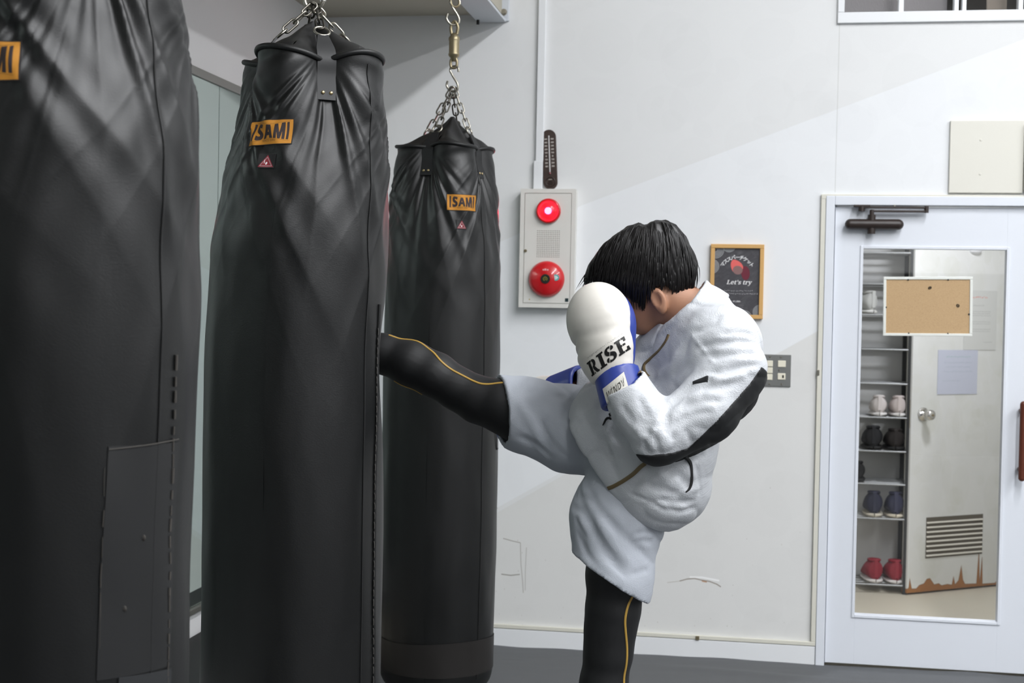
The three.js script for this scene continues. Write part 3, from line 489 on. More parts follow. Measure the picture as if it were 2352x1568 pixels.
function punchingBag(o) {
  const t = thing('punching_bag', o.label, 'punching bag', [o.x, Y_BOT, o.z]);
  const straps = [0, 1, 2, 3].map((k) => o.strap + k * Math.PI / 2);
  const H = Y_RIM - Y_BOT;
  const wrap = (a) => Math.atan2(Math.sin(a), Math.cos(a));
  const prof = o.profile;                                         // [height below the rim, radius, shift of the axis in x]
  const profAt = (dy, k) => { for (let i = 1; i < prof.length; i++) if (dy <= prof[i][0]) { const q = clamp((dy - prof[i - 1][0]) / (prof[i][0] - prof[i - 1][0]), 0, 1); return mix(prof[i - 1][k], prof[i][k], q * q * (3 - 2 * q)); } return prof[prof.length - 1][k]; };
  const R = (th, y) => {                                          // y above the bag's foot
    const dy = H - y; let r = profAt(dy, 1), pin = 0, fold = 0;
    const fall = Math.exp(-Math.pow(Math.max(0, dy) / o.pinchLength, 2));
    for (let k = 0; k < 4; k++) {
      const a = wrap(th - straps[k]); pin = Math.max(pin, Math.exp(-Math.pow(Math.abs(a) / 0.36, 1.8)));
      const u = a * 0.18, v = dy - 0.06 + 0.03, rho = Math.hypot(u, v), phi = Math.atan2(u, Math.max(v, -0.02) + 0.06);
      if (v > -0.03) {
        const amp = sstep(0.02, 0.13, rho) * Math.exp(-Math.pow(rho / o.foldLength, 1.6)) * sstep(0.95, 0.55, Math.abs(phi));
        const w = phi * 16 + k * 1.7 + 2.2 * noise(phi * 3, k * 5.1, o.seed) + 0.12 * noise(rho * 6, phi * 4, o.seed);
        const s = Math.sin(w); fold += amp * (0.9 * (1 - Math.pow(Math.abs(s), 0.8)) * (0.6 + 0.8 * noise(phi * 5 + 9, k, 1.3)) + 0.22 * Math.sin(w * 2.3 + k));
      }
    }
    r *= 1 - o.pinch * pin * fall;
    r += 0.013 * fold;
    // sagging swags just under the rim, in the lobes
    const lobe = 1 - pin; r += 0.006 * lobe * Math.sin(dy * 55 + 3 * Math.sin(th * 2)) * Math.exp(-dy / 0.12) * sstep(0.0, 0.03, dy);
    r += 0.0035 * noise(th * 1.5 + 3, y * 2.3, o.seed) * sstep(0.2, 0.5, dy) + 0.0018 * noise(th * 4, y * 6, o.seed + 5) * sstep(0.2, 0.6, dy);
    if (o.dent) { const dd = o.dent, a = wrap(th - dd[0]); r -= dd[2] * Math.exp(-Math.pow(a / 0.5, 2) - Math.pow((y + Y_BOT - dd[1]) / 0.14, 2)); }
    const e = y / 0.07; if (e < 1) r *= mix(0.82, 1, Math.sqrt(Math.max(0, 1 - (1 - e) * (1 - e))));
    return r;
  };
  const S = (th, y, off = 0) => { const r = R(th, y) + off; return V(profAt(H - y, 2) + r * Math.sin(th), y, r * Math.cos(th)); };
  const rimY = (th) => H + 0.006 * Math.sin(th * 4 + o.seed) - 0.012 * Math.max(...straps.map((s) => Math.exp(-Math.pow(wrap(th - s) / 0.3, 2))));
  const NT = 320, NY = 300;
  const g = gridGeo(NT, NY, (u, v) => { const th = u * 2 * Math.PI; const y = v < 0.04 ? 0.07 * (v / 0.04) : 0.07 + (rimY(th) - 0.07) * Math.pow((v - 0.04) / 0.96, 0.72); return S(th, y).toArray(); }, true);
  { const uv = g.attributes.uv, p = g.attributes.position; for (let i = 0; i < uv.count; i++) uv.setXY(i, uv.getX(i) * 1.25, p.getY(i)); }
  part('leather_skin', g, o.skin ?? M.leather, t);
  part('base_disc', gridGeo(64, 8, (u, v) => { const th = u * 2 * Math.PI, q = S(th, 0.0005), k = 1 - v; const c = profAt(H, 2); return [c + (q.x - c) * k, 0.0005 - 0.012 * v * (2 - v), q.z * k]; }), M.leatherLid, t);
  // lid drawn up to the chains
  part('lid', gridGeo(160, 24, (u, v) => {
    const th = u * 2 * Math.PI, q = S(th, rimY(th), -0.001), c = V(profAt(0, 2) + o.peak[0], H + o.lid, o.peak[1]);
    const k = v, y = rimY(th) + (c.y - rimY(th)) * (0.62 * k + 0.38 * Math.pow(k, 2.6)) + 0.010 * Math.sin(th * 4 + 1 + 2 * k) * k * (1 - k) * 4 + 0.012 * noise(th * 2.2, k * 3, o.seed) * (1 - k) * Math.min(1, k * 6);
    return [mix(q.x, c.x, k * 0.96), y, mix(q.z, c.z, k * 0.96)];
  }, true), M.leatherLid, t);
  const rimPts = []; for (let i = 0; i < 96; i++) { const th = i / 96 * 2 * Math.PI; rimPts.push(S(th, rimY(th), 0.002)); }
  part('rim_piping', tube(rimPts, 0.0065, 260, 8, true), M.piping, t);
  // a sewn patch that lies on the skin
  const patch = (name, th, y, w, h, mat, tilt = 0, lift = 0.0022, nu = 28, nv = 12, parent = t) => {
    const f = (u, v, off) => { const du = (u - 0.5) * w, dv = (v - 0.5) * h; const a = du * Math.cos(tilt) - dv * Math.sin(tilt), b = du * Math.sin(tilt) + dv * Math.cos(tilt); const rr = 0.185; return S(th + a / rr, y + b, off).toArray(); };
    const top = gridGeo(nu, nv, (u, v) => f(u, v, lift));
    const edge = []; const ring = []; for (let i = 0; i <= nu; i++) ring.push([i / nu, 0]); for (let j = 1; j <= nv; j++) ring.push([1, j / nv]); for (let i = nu - 1; i >= 0; i--) ring.push([i / nu, 1]); for (let j = nv - 1; j >= 0; j--) ring.push([0, j / nv]);
    edge.push(gridGeo(ring.length - 1, 1, (u, v) => { const q = ring[Math.round(u * (ring.length - 1))]; return f(q[0], q[1], v ? lift : -0.001); }));
    edge[0].attributes.uv.array.fill(0.005);
    return part(name, [top, ...edge], mat, parent);
  };
  if (o.brand) patch('brand_label', o.brand[0], o.brand[1] - Y_BOT, 0.104, 0.055, brandMat, o.brand[2] ?? 0);
  if (o.warn) patch('warning_label', o.warn[0], o.warn[1] - Y_BOT, 0.036, 0.031, warnMat, 0, 0.002, 10, 8);
  // straps, rings and chains
  const top = V(profAt(0, 2) + o.peak[0], H + o.hook, o.peak[1]);
  straps.forEach((th, k) => {
    const w = 0.021, path = [S(th, H - 0.105, 0.004), S(th, H - 0.085, 0.005), S(th, H - 0.05, 0.006), S(th, H - 0.01, 0.008)];
    const last = path[3], ring = last.clone().lerp(top, 0.30).setY(H + 0.045); path.push(ring);
    const cu = new THREE.CatmullRomCurve3(path), side = V(Math.cos(th), 0, -Math.sin(th)), out = V(Math.sin(th), 0, Math.cos(th));
    const strip = (off) => (u, v) => { const p = cu.getPoint(v); const ww = w * (v > 0.85 ? mix(1, 0.55, (v - 0.85) / 0.15) : 1); return p.addScaledVector(side, (u - 0.5) * 2 * ww).addScaledVector(out, off).toArray(); };
    const s = part('strap', [gridGeo(6, 30, strip(0.004)), gridGeo(6, 30, (u, v) => strip(-0.001)(1 - u, v)), gridGeo(1, 30, (u, v) => { const p = strip(0)(0, v); return V(...p).addScaledVector(out, u ? 0.004 : -0.001).toArray(); }), gridGeo(1, 30, (u, v) => { const p = strip(0)(1, v); return V(...p).addScaledVector(out, u ? -0.001 : 0.004).toArray(); }), gridGeo(6, 1, (u, v) => { const p = strip(0)(u, 0); return V(...p).addScaledVector(out, v ? 0.004 : -0.001).toArray(); })], M.strap, t);
    for (const q of [-0.009, 0.009]) { const p = cu.getPoint(0.20).addScaledVector(side, q).addScaledVector(out, 0.005); part('rivet', new THREE.SphereGeometry(0.0042, 14, 8).scale(1, 1, 0.6).rotateY(th).translate(p.x, p.y, p.z), brass, s); }
    // bent D-ring and its chain
    const up = top.clone().sub(ring).normalize(), rp = []; for (let i = 0; i < 14; i++) { const a = i / 14 * 2 * Math.PI; rp.push(ring.clone().addScaledVector(side, 0.017 * Math.cos(a)).addScaledVector(up, 0.012 + 0.016 * Math.sin(a))); }
    part('ring', tube(rp, 0.0032, 40, 8, true), M.steel, t);
    chain(t, ring.clone().addScaledVector(up, 0.026), top.clone().addScaledVector(side, 0.004), k % 2 ? M.steel : M.darkSteel);
  });
  // seams
  for (const th of o.seams ?? []) { const pts = []; for (let i = 0; i <= 80; i++) pts.push(S(th + 0.015 * noise(i * 0.1, th, 2), 0.05 + (H - 0.07) * i / 80, 0.0008)); part('seam', tube(pts, 0.0016, 160, 6), seamMat, t); }
  if (o.extra) o.extra({ t, S, H, patch, R });
  t.rotation.set(0, 0, 0);
  return { t, top: top.clone().add(t.position), S };
}
const PROF_A = [[-0.05, 0.166, 0.03], [0, 0.166, 0.03], [0.14, 0.176, 0.028], [0.28, 0.190, 0.016], [0.45, 0.199, 0.006], [0.70, 0.202, 0], [1.2, 0.202, 0.002], [1.845, 0.207, 0.0]];
const middle = punchingBag({ label: 'tall black punching bag being kicked, middle of the three', x: -1.008, z: 2.68, strap: 0.56, profile: PROF_A, pinch: 0.34, pinchLength: 0.24, foldLength: 0.38, seed: 3.3, peak: [0.0, 0], hook: 0.125, lid: 0.088, brand: [-0.17, 1.752, 0.05], warn: [-0.14, 1.690], seams: [1.15], dent: [2.25, 1.27, 0.055],
  extra: ({ t, S, H }) => {     // worn stitching down the right-hand side
    const pts = []; for (let i = 0; i <= 90; i++) pts.push(S(1.40 + 0.02 * noise(i * 0.07, 4, 1), 0.02 + 1.28 * i / 90, 0.0015)); part('seam_flap', tube(pts, 0.004, 200, 6), seamMat, t);
    for (let i = 0; i < 56; i++) { const y = 0.05 + i * 0.0215; part('stitch', tube([S(1.375 + 0.02 * noise(i * 0.17, 4, 1), y, 0.003), S(1.375 + 0.02 * noise(i * 0.17, 4, 1), y + 0.009, 0.0035), S(1.375, y + 0.015, 0.002)], 0.0011, 4, 5), stitchMat, t); }
  } });
const PROF_B = [[-0.05, 0.170, 0.0], [0, 0.170, 0.0], [0.2, 0.186, 0], [0.45, 0.196, 0.0], [0.8, 0.200, 0], [1.3, 0.202, 0.0], [1.845, 0.194, 0.0]];
const far = punchingBag({ label: 'black punching bag nearest the back wall, behind the kicking leg', x: -1.036, z: 1.02, strap: -0.26, profile: PROF_B, pinch: 0.32, pinchLength: 0.22, foldLength: 0.36, seed: 8.1, peak: [0.024, 0], hook: 0.205, lid: 0.108, brand: [0.535, 1.737], warn: [0.53, 1.664], seams: [1.0],
  extra: ({ t, S, R }) => {   // wrapped foot band
    part('foot_band', gridGeo(160, 10, (u, v) => { const th = u * 2 * Math.PI; return S(th, 0.066 + (0.178 + 0.006 * Math.sin(th * 2)) * v - 0.066 * v, 0.0025).toArray(); }, true), bandMat, t);
    part('side_patch', (() => { const pts = [[1.62, 1.06], [1.50, 1.06], [1.50, 0.82], [1.62, 0.82]].map(([a, y]) => S(a, y, 0.002)); return tube(pts, 0.0018, 60, 6); })(), seamMat, t);
  } });
const PROF_C = [[-0.05, 0.160, 0.0], [0, 0.164, 0.0], [0.16, 0.178, 0.004], [0.35, 0.196, 0.006], [0.6, 0.200, 0.003], [1.0, 0.198, -0.004], [1.845, 0.198, -0.004]];
const near = punchingBag({ label: 'black punching bag nearest the camera, cut off by the left edge', x: -1.0, z: 3.80, strap: 0.80, profile: PROF_C, pinch: 0.30, pinchLength: 0.22, foldLength: 0.42, seed: 5.7, peak: [0, 0], hook: 0.125, lid: 0.10, brand: [-0.10, 1.700, 0.02], warn: [-0.10, 1.63], seams: [1.22],
  extra: ({ t, S, H, patch }) => {
    const tp = patch('tape_patch', 1.12, 1.025 - Y_BOT, 0.118, 0.32, tapeMat, -0.02, 0.0018, 20, 30);
    const worn = (a, y0, y1, r, n) => { for (let i = 0; i < n; i++) { const f0 = i / n, f1 = f0 + (0.5 + 0.5 * rnd()) / n; const pts = [0, 0.5, 1].map((q) => { const y = mix(y0, y1, mix(f0, f1, q)); return S(a + 0.012 * noise(y * 20, a * 7, 2), y, 0.0022); }); part('worn_edge', tube(pts, r * (0.5 + 0.7 * rnd()), 4, 5), wornMat, t); } };
    worn(1.385, 0.30, 1.22, 0.0022, 40);
    worn(0.80, 0.82, 1.07, 0.0009, 6);
    const pts = []; for (let i = 0; i <= 20; i++) pts.push(S(0.82 + 0.62 * i / 20, 1.092 + 0.006 * i / 20, 0.0024)); part('worn_edge', tube(pts, 0.0010, 40, 5), wornMat, t);
    patch('tape_patch', 1.18, 0.845 - Y_BOT, 0.09, 0.035, std({ color: 0x1c1e20, roughness: 0.7 }), -0.08, 0.0026, 16, 8);
    for (const [a, y] of [[1.12, 0.965], [0.98, 0.87]]) { const p = S(a, y, 0.002); part('scuff_mark', new THREE.SphereGeometry(0.0035, 10, 8).scale(1, 1.2, 0.5).translate(p.x, p.y, p.z), wornMat, t); }
  } });
// hangers between the bags and the beam
function sHook(parent, p, s, r, mat, turn = 0) {
  const pts = [[-0.026, 0.050], [-0.030, 0.030], [-0.010, 0.006], [0.016, 0.010], [0.020, 0.030], [-0.006, 0.075], [-0.016, 0.098], [0.0, 0.112], [0.020, 0.104], [0.022, 0.088]];
  const c = Math.cos(turn), d = Math.sin(turn);
  return part('s_hook', tube(pts.map(([a, b]) => V(p.x + a * s * c, p.y + b * s, p.z + a * s * d)), r, 60, 8), mat, parent);
}
{
  const t = thing('bag_hanger', 'S-hooks, brass swivel and chain above the far bag', 'hanger', [far.top.x, far.top.y, far.top.z]);
  sHook(t, V(0, -0.014, 0), 0.62 / 0.62 * 0.8, 0.0042, M.steel, 0.1);
  part('swivel_eye', tube([V(-0.008, 0.072, 0), V(0.008, 0.072, 0), V(0.010, 0.095, 0), V(0, 0.108, 0), V(-0.010, 0.095, 0)], 0.005, 40, 8, true), M.oldSteel, t);
  part('swivel', new THREE.LatheGeometry([[0.0001, 0.092], [0.008, 0.092], [0.010, 0.102], [0.016, 0.108], [0.019, 0.114], [0.019, 0.118], [0.0175, 0.119], [0.0175, 0.162], [0.019, 0.164], [0.019, 0.172], [0.013, 0.180], [0.008, 0.188], [0.0001, 0.190]].map((p) => new THREE.Vector2(...p)), 36), M.oldSteel, t);
  part('swivel_eye', tube([V(-0.009, 0.184, 0), V(-0.012, 0.21, 0), V(0, 0.228, 0), V(0.012, 0.21, 0), V(0.009, 0.184, 0)], 0.0055, 40, 8), M.oldSteel, t);
  sHook(t, V(-0.002, 0.212, 0), 0.85, 0.0045, M.steel, -0.2);
  chain(t, V(0.002, 0.286, 0), V(-0.02, 2.574 - far.top.y, 0), M.oldSteel, 0.052);
}
for (const [b, label] of [[middle, 'steel shackle and chain above the middle bag'], [near, 'steel shackle and chain above the nearest bag']]) {
  const t = thing('bag_hanger', label, 'hanger', [b.top.x, b.top.y, b.top.z]);
  part('shackle', tube([V(-0.020, 0.035, 0), V(-0.021, 0.008, 0), V(-0.012, -0.006, 0), V(0.010, -0.006, 0), V(0.021, 0.006, 0), V(0.021, 0.035, 0), V(0.012, 0.055, 0), V(-0.012, 0.055, 0)], 0.0045, 60, 8, true), M.steel, t);
  part('gate_nut', cyl(0.0075, 0.0075, 0.022, 6).translate(0.021, 0.020, 0), M.chrome, t);
  chain(t, V(0, 0.05, 0), V(-0.06, 2.574 - b.top.y, 0), M.steel, 0.052);
}

// ---------------------------------------------------------------- the boxer: distance fields meshed as continuous surfaces
const capD = (p, a, b, ra, rb) => {
  const bx = b.x - a.x, by = b.y - a.y, bz = b.z - a.z, x = p.x - a.x, y = p.y - a.y, z = p.z - a.z;
  const t = clamp((x * bx + y * by + z * bz) / (bx * bx + by * by + bz * bz + 1e-9), 0, 1);
  return Math.hypot(x - bx * t, y - by * t, z - bz * t) - (ra + (rb - ra) * t);
};
const smin = (a, b, k) => { const h = Math.max(k - Math.abs(a - b), 0) / k; return Math.min(a, b) - h * h * k * 0.25; };
const smax = (a, b, k) => -smin(-a, -b, k);
const chainD = (p, J, k = 0.02) => { let d = 1e9; for (let i = 1; i < J.length; i++) { const q = capD(p, J[i - 1][0], J[i][0], J[i - 1][1], J[i][1]); d = i === 1 ? q : smin(d, q, k); } return d; };
function ellD(p, c, ax, r) {                     // ax: three unit vectors, r: three radii
  const x = p.x - c.x, y = p.y - c.y, z = p.z - c.z;
  const a = x * ax[0].x + y * ax[0].y + z * ax[0].z, b = x * ax[1].x + y * ax[1].y + z * ax[1].z, e = x * ax[2].x + y * ax[2].y + z * ax[2].z;
  const k0 = Math.hypot(a / r[0], b / r[1], e / r[2]), k1 = Math.hypot(a / r[0] ** 2, b / r[1] ** 2, e / r[2] ** 2);
  return k1 < 1e-6 ? -Math.min(...r) : k0 * (k0 - 1) / k1;
}
function surfaceNet(f, lo, hi, h) {              // meshes f = 0 inside a box with cells of h metres
  const nx = Math.ceil((hi.x - lo.x) / h) + 1, ny = Math.ceil((hi.y - lo.y) / h) + 1, nz = Math.ceil((hi.z - lo.z) / h) + 1;
  const F = new Float32Array(nx * ny * nz), B = 5, p = V(0, 0, 0), id = (i, j, k) => (k * ny + j) * nx + i;
  for (let K = 0; K < nz; K += B) for (let J = 0; J < ny; J += B) for (let I = 0; I < nx; I += B) {
    p.set(lo.x + (I + B / 2) * h, lo.y + (J + B / 2) * h, lo.z + (K + B / 2) * h);
    const c = f(p), skip = Math.abs(c) > B * h * 0.87 * 1.5 + 0.012;
    for (let k = K; k < Math.min(nz, K + B); k++) for (let j = J; j < Math.min(ny, J + B); j++) for (let i = I; i < Math.min(nx, I + B); i++) F[id(i, j, k)] = skip ? c : f(p.set(lo.x + i * h, lo.y + j * h, lo.z + k * h));
  }
  const vid = new Int32Array(nx * ny * nz).fill(-1), pos = [], idx = [];
  const E = [[0, 1], [2, 3], [4, 5], [6, 7], [0, 2], [1, 3], [4, 6], [5, 7], [0, 4], [1, 5], [2, 6], [3, 7]], v = new Array(8);
  for (let k = 0; k < nz - 1; k++) for (let j = 0; j < ny - 1; j++) for (let i = 0; i < nx - 1; i++) {
    let m = 0; for (let q = 0; q < 8; q++) { v[q] = F[id(i + (q & 1), j + ((q >> 1) & 1), k + (q >> 2))]; if (v[q] < 0) m |= 1 << q; }
    if (m === 0 || m === 255) continue;
    let sx = 0, sy = 0, sz = 0, n = 0;
    for (const [a, b] of E) if ((v[a] < 0) !== (v[b] < 0)) { const t = v[a] / (v[a] - v[b]); sx += mix(a & 1, b & 1, t); sy += mix((a >> 1) & 1, (b >> 1) & 1, t); sz += mix(a >> 2, b >> 2, t); n++; }
    vid[id(i, j, k)] = pos.length / 3; pos.push(lo.x + (i + sx / n) * h, lo.y + (j + sy / n) * h, lo.z + (k + sz / n) * h);
  }
  const quad = (a, b, c, d, flip) => { if (a < 0 || b < 0 || c < 0 || d < 0) return; flip ? idx.push(a, c, b, a, d, c) : idx.push(a, b, c, a, c, d); };
  for (let k = 1; k < nz - 1; k++) for (let j = 1; j < ny - 1; j++) for (let i = 1; i < nx - 1; i++) {
    const s = F[id(i, j, k)] < 0;
    if (s !== F[id(i + 1, j, k)] < 0) quad(vid[id(i, j - 1, k - 1)], vid[id(i, j, k - 1)], vid[id(i, j, k)], vid[id(i, j - 1, k)], !s);
    if (s !== F[id(i, j + 1, k)] < 0) quad(vid[id(i - 1, j, k - 1)], vid[id(i - 1, j, k)], vid[id(i, j, k)], vid[id(i, j, k - 1)], !s);
    if (s !== F[id(i, j, k + 1)] < 0) quad(vid[id(i - 1, j - 1, k)], vid[id(i, j - 1, k)], vid[id(i, j, k)], vid[id(i - 1, j, k)], !s);
  }
  const g = new THREE.BufferGeometry(); g.setAttribute('position', new THREE.Float32BufferAttribute(pos, 3)); g.setIndex(idx);
  g.computeVertexNormals();
  const uv = new Float32Array(pos.length / 3 * 2); for (let i = 0; i < pos.length / 3; i++) { uv[2 * i] = pos[3 * i] + 0.4 * pos[3 * i + 2]; uv[2 * i + 1] = pos[3 * i + 1] + 0.3 * pos[3 * i + 2]; }
  g.setAttribute('uv', new THREE.BufferAttribute(uv, 2));
  return g;
}
function gradient(f, p, e = 0.002) { return V(f(V(p.x + e, p.y, p.z)) - f(V(p.x - e, p.y, p.z)), f(V(p.x, p.y + e, p.z)) - f(V(p.x, p.y - e, p.z)), f(V(p.x, p.y, p.z + e)) - f(V(p.x, p.y, p.z - e))).normalize(); }
function onSurface(f, px, py, from = 2.95) {    // the point of a surface met when looking at the photograph's pixel
  const d = rayDir(px, py), p = at(px, py, from); let t = 0;
  for (let i = 0; i < 160 && t < 1.2; i++) { const q = f(p.clone().addScaledVector(d, t)); if (q < 0.0004) break; t += Math.max(0.0006, q * 0.6); }
  return t < 1.2 ? p.addScaledVector(d, t) : null;
}
function ribbon(f, pix, width, lift = 0.0012, thick = 0.0012, n = 60, from = 2.95) {     // a flat band sewn on a surface
  const raw = pix.map(([a, b]) => onSurface(f, a, b, from)).filter(Boolean);
  const cu = new THREE.CatmullRomCurve3(raw), P = [], N = [];
  for (let i = 0; i <= n; i++) { const p = cu.getPoint(i / n); const g = gradient(f, p); p.addScaledVector(g, -f(p)); P.push(p); N.push(gradient(f, p)); }
  const S = P.map((p, i) => P[Math.min(n, i + 1)].clone().sub(P[Math.max(0, i - 1)]).normalize().cross(N[i]).normalize());
  const w = (i) => (typeof width === 'function' ? width(i / n) : width) / 2;
  const prof = [[-1, 0], [-1, 1], [1, 1], [1, 0]];
  return gridGeo(3, n, (u, v) => { const i = Math.round(v * n), q = prof[Math.round(u * 3)]; return P[i].clone().addScaledVector(S[i], q[0] * w(i)).addScaledVector(N[i], q[1] ? lift + thick : -0.001).toArray(); });
}
const polyD = (x, y, P) => {                     // signed distance to a polygon in the plane
  let d = 1e9, s = 1;
  for (let i = 0, j = P.length - 1; i < P.length; j = i++) {
    const [ax, ay] = P[i], [bx, by] = P[j], ex = bx - ax, ey = by - ay, wx = x - ax, wy = y - ay, t = clamp((wx * ex + wy * ey) / (ex * ex + ey * ey), 0, 1);
    d = Math.min(d, (wx - ex * t) ** 2 + (wy - ey * t) ** 2);
    const c1 = y >= ay, c2 = y < by, c3 = ex * wy > ey * wx; if ((c1 && c2 && c3) || (!c1 && !c2 && !c3)) s = -s;
  }
  return s * Math.sqrt(d);
};
// ---- pose: joints placed in the room (picture position, distance from the back wall)
const ZP = 2.55;
const J = {
  hip: at(1470, 1060, 2.55), belly: at(1510, 985, 2.54), chest: at(1590, 880, 2.54), upper: at(1640, 795, 2.55),
  neckBase: at(1612, 742, 2.54), headBase: at(1532, 682, 2.52), head: at(1482, 632, 2.505),
  shoulderL: at(1684, 846, 2.665), elbowL: at(1512, 1000, 2.745), wristL: at(1432, 885, 2.735),
  shoulderR: at(1540, 795, 2.42), elbowR: at(1440, 875, 2.33), wristR: at(1330, 900, 2.325),
  hipR: at(1400, 1045, 2.48), hipL: at(1450, 1100, 2.58),
};
const legR = [[at(1410, 1040, 2.50), 0.055], [at(1290, 985, 2.475), 0.066], [at(1205, 955, 2.465), 0.066], [at(1160, 934, 2.46), 0.062], [at(1100, 918, 2.452), 0.0535], [at(1050, 892, 2.447), 0.0485], [at(1000, 861, 2.442), 0.0515], [at(945, 836, 2.436), 0.0535], [at(880, 812, 2.428), 0.0455], [at(800, 790, 2.415), 0.040], [at(700, 768, 2.40), 0.033]];
const legL = [[at(1450, 1080, 2.555), 0.060], [at(1430, 1200, 2.58), 0.070], [at(1416, 1320, 2.60), 0.0655], [at(1408, 1400, 2.60), 0.0585], [at(1401, 1450, 2.60), 0.0545], [at(1397, 1500, 2.60), 0.0518], [at(1387, 1568, 2.60), 0.0510], [at(1372, 1660, 2.595), 0.053], [at(1352, 1800, 2.59), 0.044], [at(1338, 1950, 2.59), 0.034], [at(1332, 2030, 2.59), 0.033]];
const footR = [[at(700, 768, 2.40), 0.034], [at(655, 772, 2.395), 0.038], [at(640, 745, 2.385), 0.030], [at(632, 700, 2.375), 0.024]];
const footL = [[at(1332, 2030, 2.59), 0.034], [at(1338, 2052, 2.60), 0.036], [at(1295, 2085, 2.61), 0.030], [at(1250, 2101, 2.615), 0.020]];
const H = J.head, ha = 0.50;                     // the head tips forward
const hf = V(-Math.cos(ha), -Math.sin(ha), 0.10).normalize(), hs = V(0.09, 0.02, 1).addScaledVector(hf, -V(0.09, 0.02, 1).dot(hf)).normalize(), hu = hs.clone().cross(hf).multiplyScalar(1).normalize();
if (hu.y < 0) hu.multiplyScalar(-1);
const hp = (f, u, s) => H.clone().addScaledVector(hf, f).addScaledVector(hu, u).addScaledVector(hs, s);
const HA = [hf, hu, hs];
const EAR = at(1513, 688, 2.588);
const earF = V(-0.55, 0.30, 0.0).normalize();
function headD(p) {
  let d = ellD(p, hp(-0.012, 0.022, 0), HA, [0.096, 0.088, 0.073]);
  d = smin(d, ellD(p, hp(0.022, -0.035, 0), HA, [0.070, 0.085, 0.062]), 0.03);
  d = smin(d, ellD(p, hp(0.045, -0.085, 0), HA, [0.045, 0.036, 0.042]), 0.03);        // chin and jaw
  d = smin(d, capD(p, hp(0.0, -0.062, 0.052), hp(0.055, -0.098, 0.022), 0.016, 0.015), 0.02);
  d = smin(d, capD(p, hp(0.0, -0.062, -0.052), hp(0.055, -0.098, -0.022), 0.016, 0.015), 0.02);
  d = smin(d, capD(p, hp(0.088, -0.012, 0), hp(0.104, -0.046, 0), 0.007, 0.012), 0.012); // nose
  d = smin(d, capD(p, hp(0.083, 0.004, 0.028), hp(0.083, 0.004, -0.028), 0.008, 0.008), 0.012); // brow
  for (const s of [-1, 1]) d = smax(d, -ellD(p, hp(0.091, -0.014, s * 0.031), HA, [0.008, 0.009, 0.014]), 0.010);
  d = smin(d, capD(p, hp(0.090, -0.072, -0.016), hp(0.090, -0.072, 0.016), 0.0055, 0.0055), 0.006);
  d = smin(d, capD(p, hp(0.087, -0.080, -0.014), hp(0.087, -0.080, 0.014), 0.0055, 0.0055), 0.006);
  d = smin(d, chainD(p, [[J.neckBase, 0.062], [J.headBase, 0.054], [hp(-0.030, -0.045, 0), 0.052]], 0.02), 0.025);
  return d;
}
function earD(p) {                                // the near ear; the far one mirrors it
  let best = 1e9;
  for (const s of [1, -1]) {
    const c = s > 0 ? EAR : hp(hf.dot(EAR.clone().sub(H)), hu.dot(EAR.clone().sub(H)), -0.072);
    const ax = [V(0.83, 0.55, 0), V(-0.55, 0.83, 0), V(0, 0, 1)];
    const lean = [V(-0.42, 0.90, 0.05).normalize(), V(0.90, 0.42, 0.15 * s).normalize(), V(-0.1, -0.05, s).normalize()];
    let d = ellD(p, c, lean, [0.029, 0.0175, 0.009]);
    d = smax(d, -ellD(p, c.clone().addScaledVector(lean[0], 0.004).addScaledVector(lean[1], -0.004).addScaledVector(lean[2], 0.009), lean, [0.019, 0.011, 0.008]), 0.005);
    d = smin(d, ellD(p, c.clone().addScaledVector(lean[0], -0.024).addScaledVector(lean[1], -0.002), lean, [0.010, 0.009, 0.006]), 0.008);
    best = Math.min(best, d);
  }
  return best;
}
const skinHead = (p) => smin(headD(p), earD(p), 0.006);
function bodyD(p) {
  let d = smin(capD(p, J.hip, J.belly, 0.085, 0.08), capD(p, J.belly, J.chest, 0.08, 0.085), 0.05);
  d = smin(d, capD(p, J.chest, J.upper, 0.085, 0.065), 0.05);
  d = smin(d, chainD(p, [[J.upper, 0.06], [J.neckBase, 0.055], [J.headBase, 0.05]], 0.02), 0.04);
  d = smin(d, chainD(p, [[J.shoulderL, 0.052], [J.elbowL, 0.040], [J.wristL, 0.030]], 0.015), 0.03);
  d = smin(d, chainD(p, [[J.shoulderR, 0.052], [J.elbowR, 0.040], [J.wristR, 0.030]], 0.015), 0.03);
  d = smin(d, chainD(p, legR.map(([q, r]) => [q, r - 0.006]), 0.02), 0.04);
  d = smin(d, chainD(p, legL.map(([q, r]) => [q, r - 0.006]), 0.02), 0.04);
  d = smin(d, chainD(p, footR, 0.015), 0.015); d = smin(d, chainD(p, footL, 0.015), 0.015);
  return d;
}
const tights = (p) => smin(chainD(p, legR.slice(0, 10), 0.02), chainD(p, legL.slice(0, 9), 0.02), 0.03);
// ---- shorts
const shK = [[at(1430, 1040, 2.49), 0.075], [at(1312, 985, 2.47), 0.098], [at(1215, 955, 2.465), 0.085], [at(1120, 930, 2.455), 0.078]];
const shS = [[at(1445, 1070, 2.54), 0.088], [at(1418, 1190, 2.575), 0.103], [at(1406, 1320, 2.60), 0.088], [at(1396, 1430, 2.60), 0.090]];
const planeOf = (a, b, c, side) => { const n = b.clone().sub(a).cross(c.clone().sub(a)).normalize(); const q = a.clone(); if (n.dot(side.clone().sub(q)) < 0) n.negate(); return (p) => -(n.x * (p.x - q.x) + n.y * (p.y - q.y) + n.z * (p.z - q.z)); };   // negative on the side of `side`
const hemK = planeOf(at(1156, 858, 2.50), at(1163, 1038, 2.50), at(1188, 950, 2.62), at(1400, 1000, 2.5));
const hemS = planeOf(at(1316, 1268, 2.60), at(1476, 1376, 2.60), at(1390, 1335, 2.72), at(1430, 1100, 2.6));
const creaseSet = [];
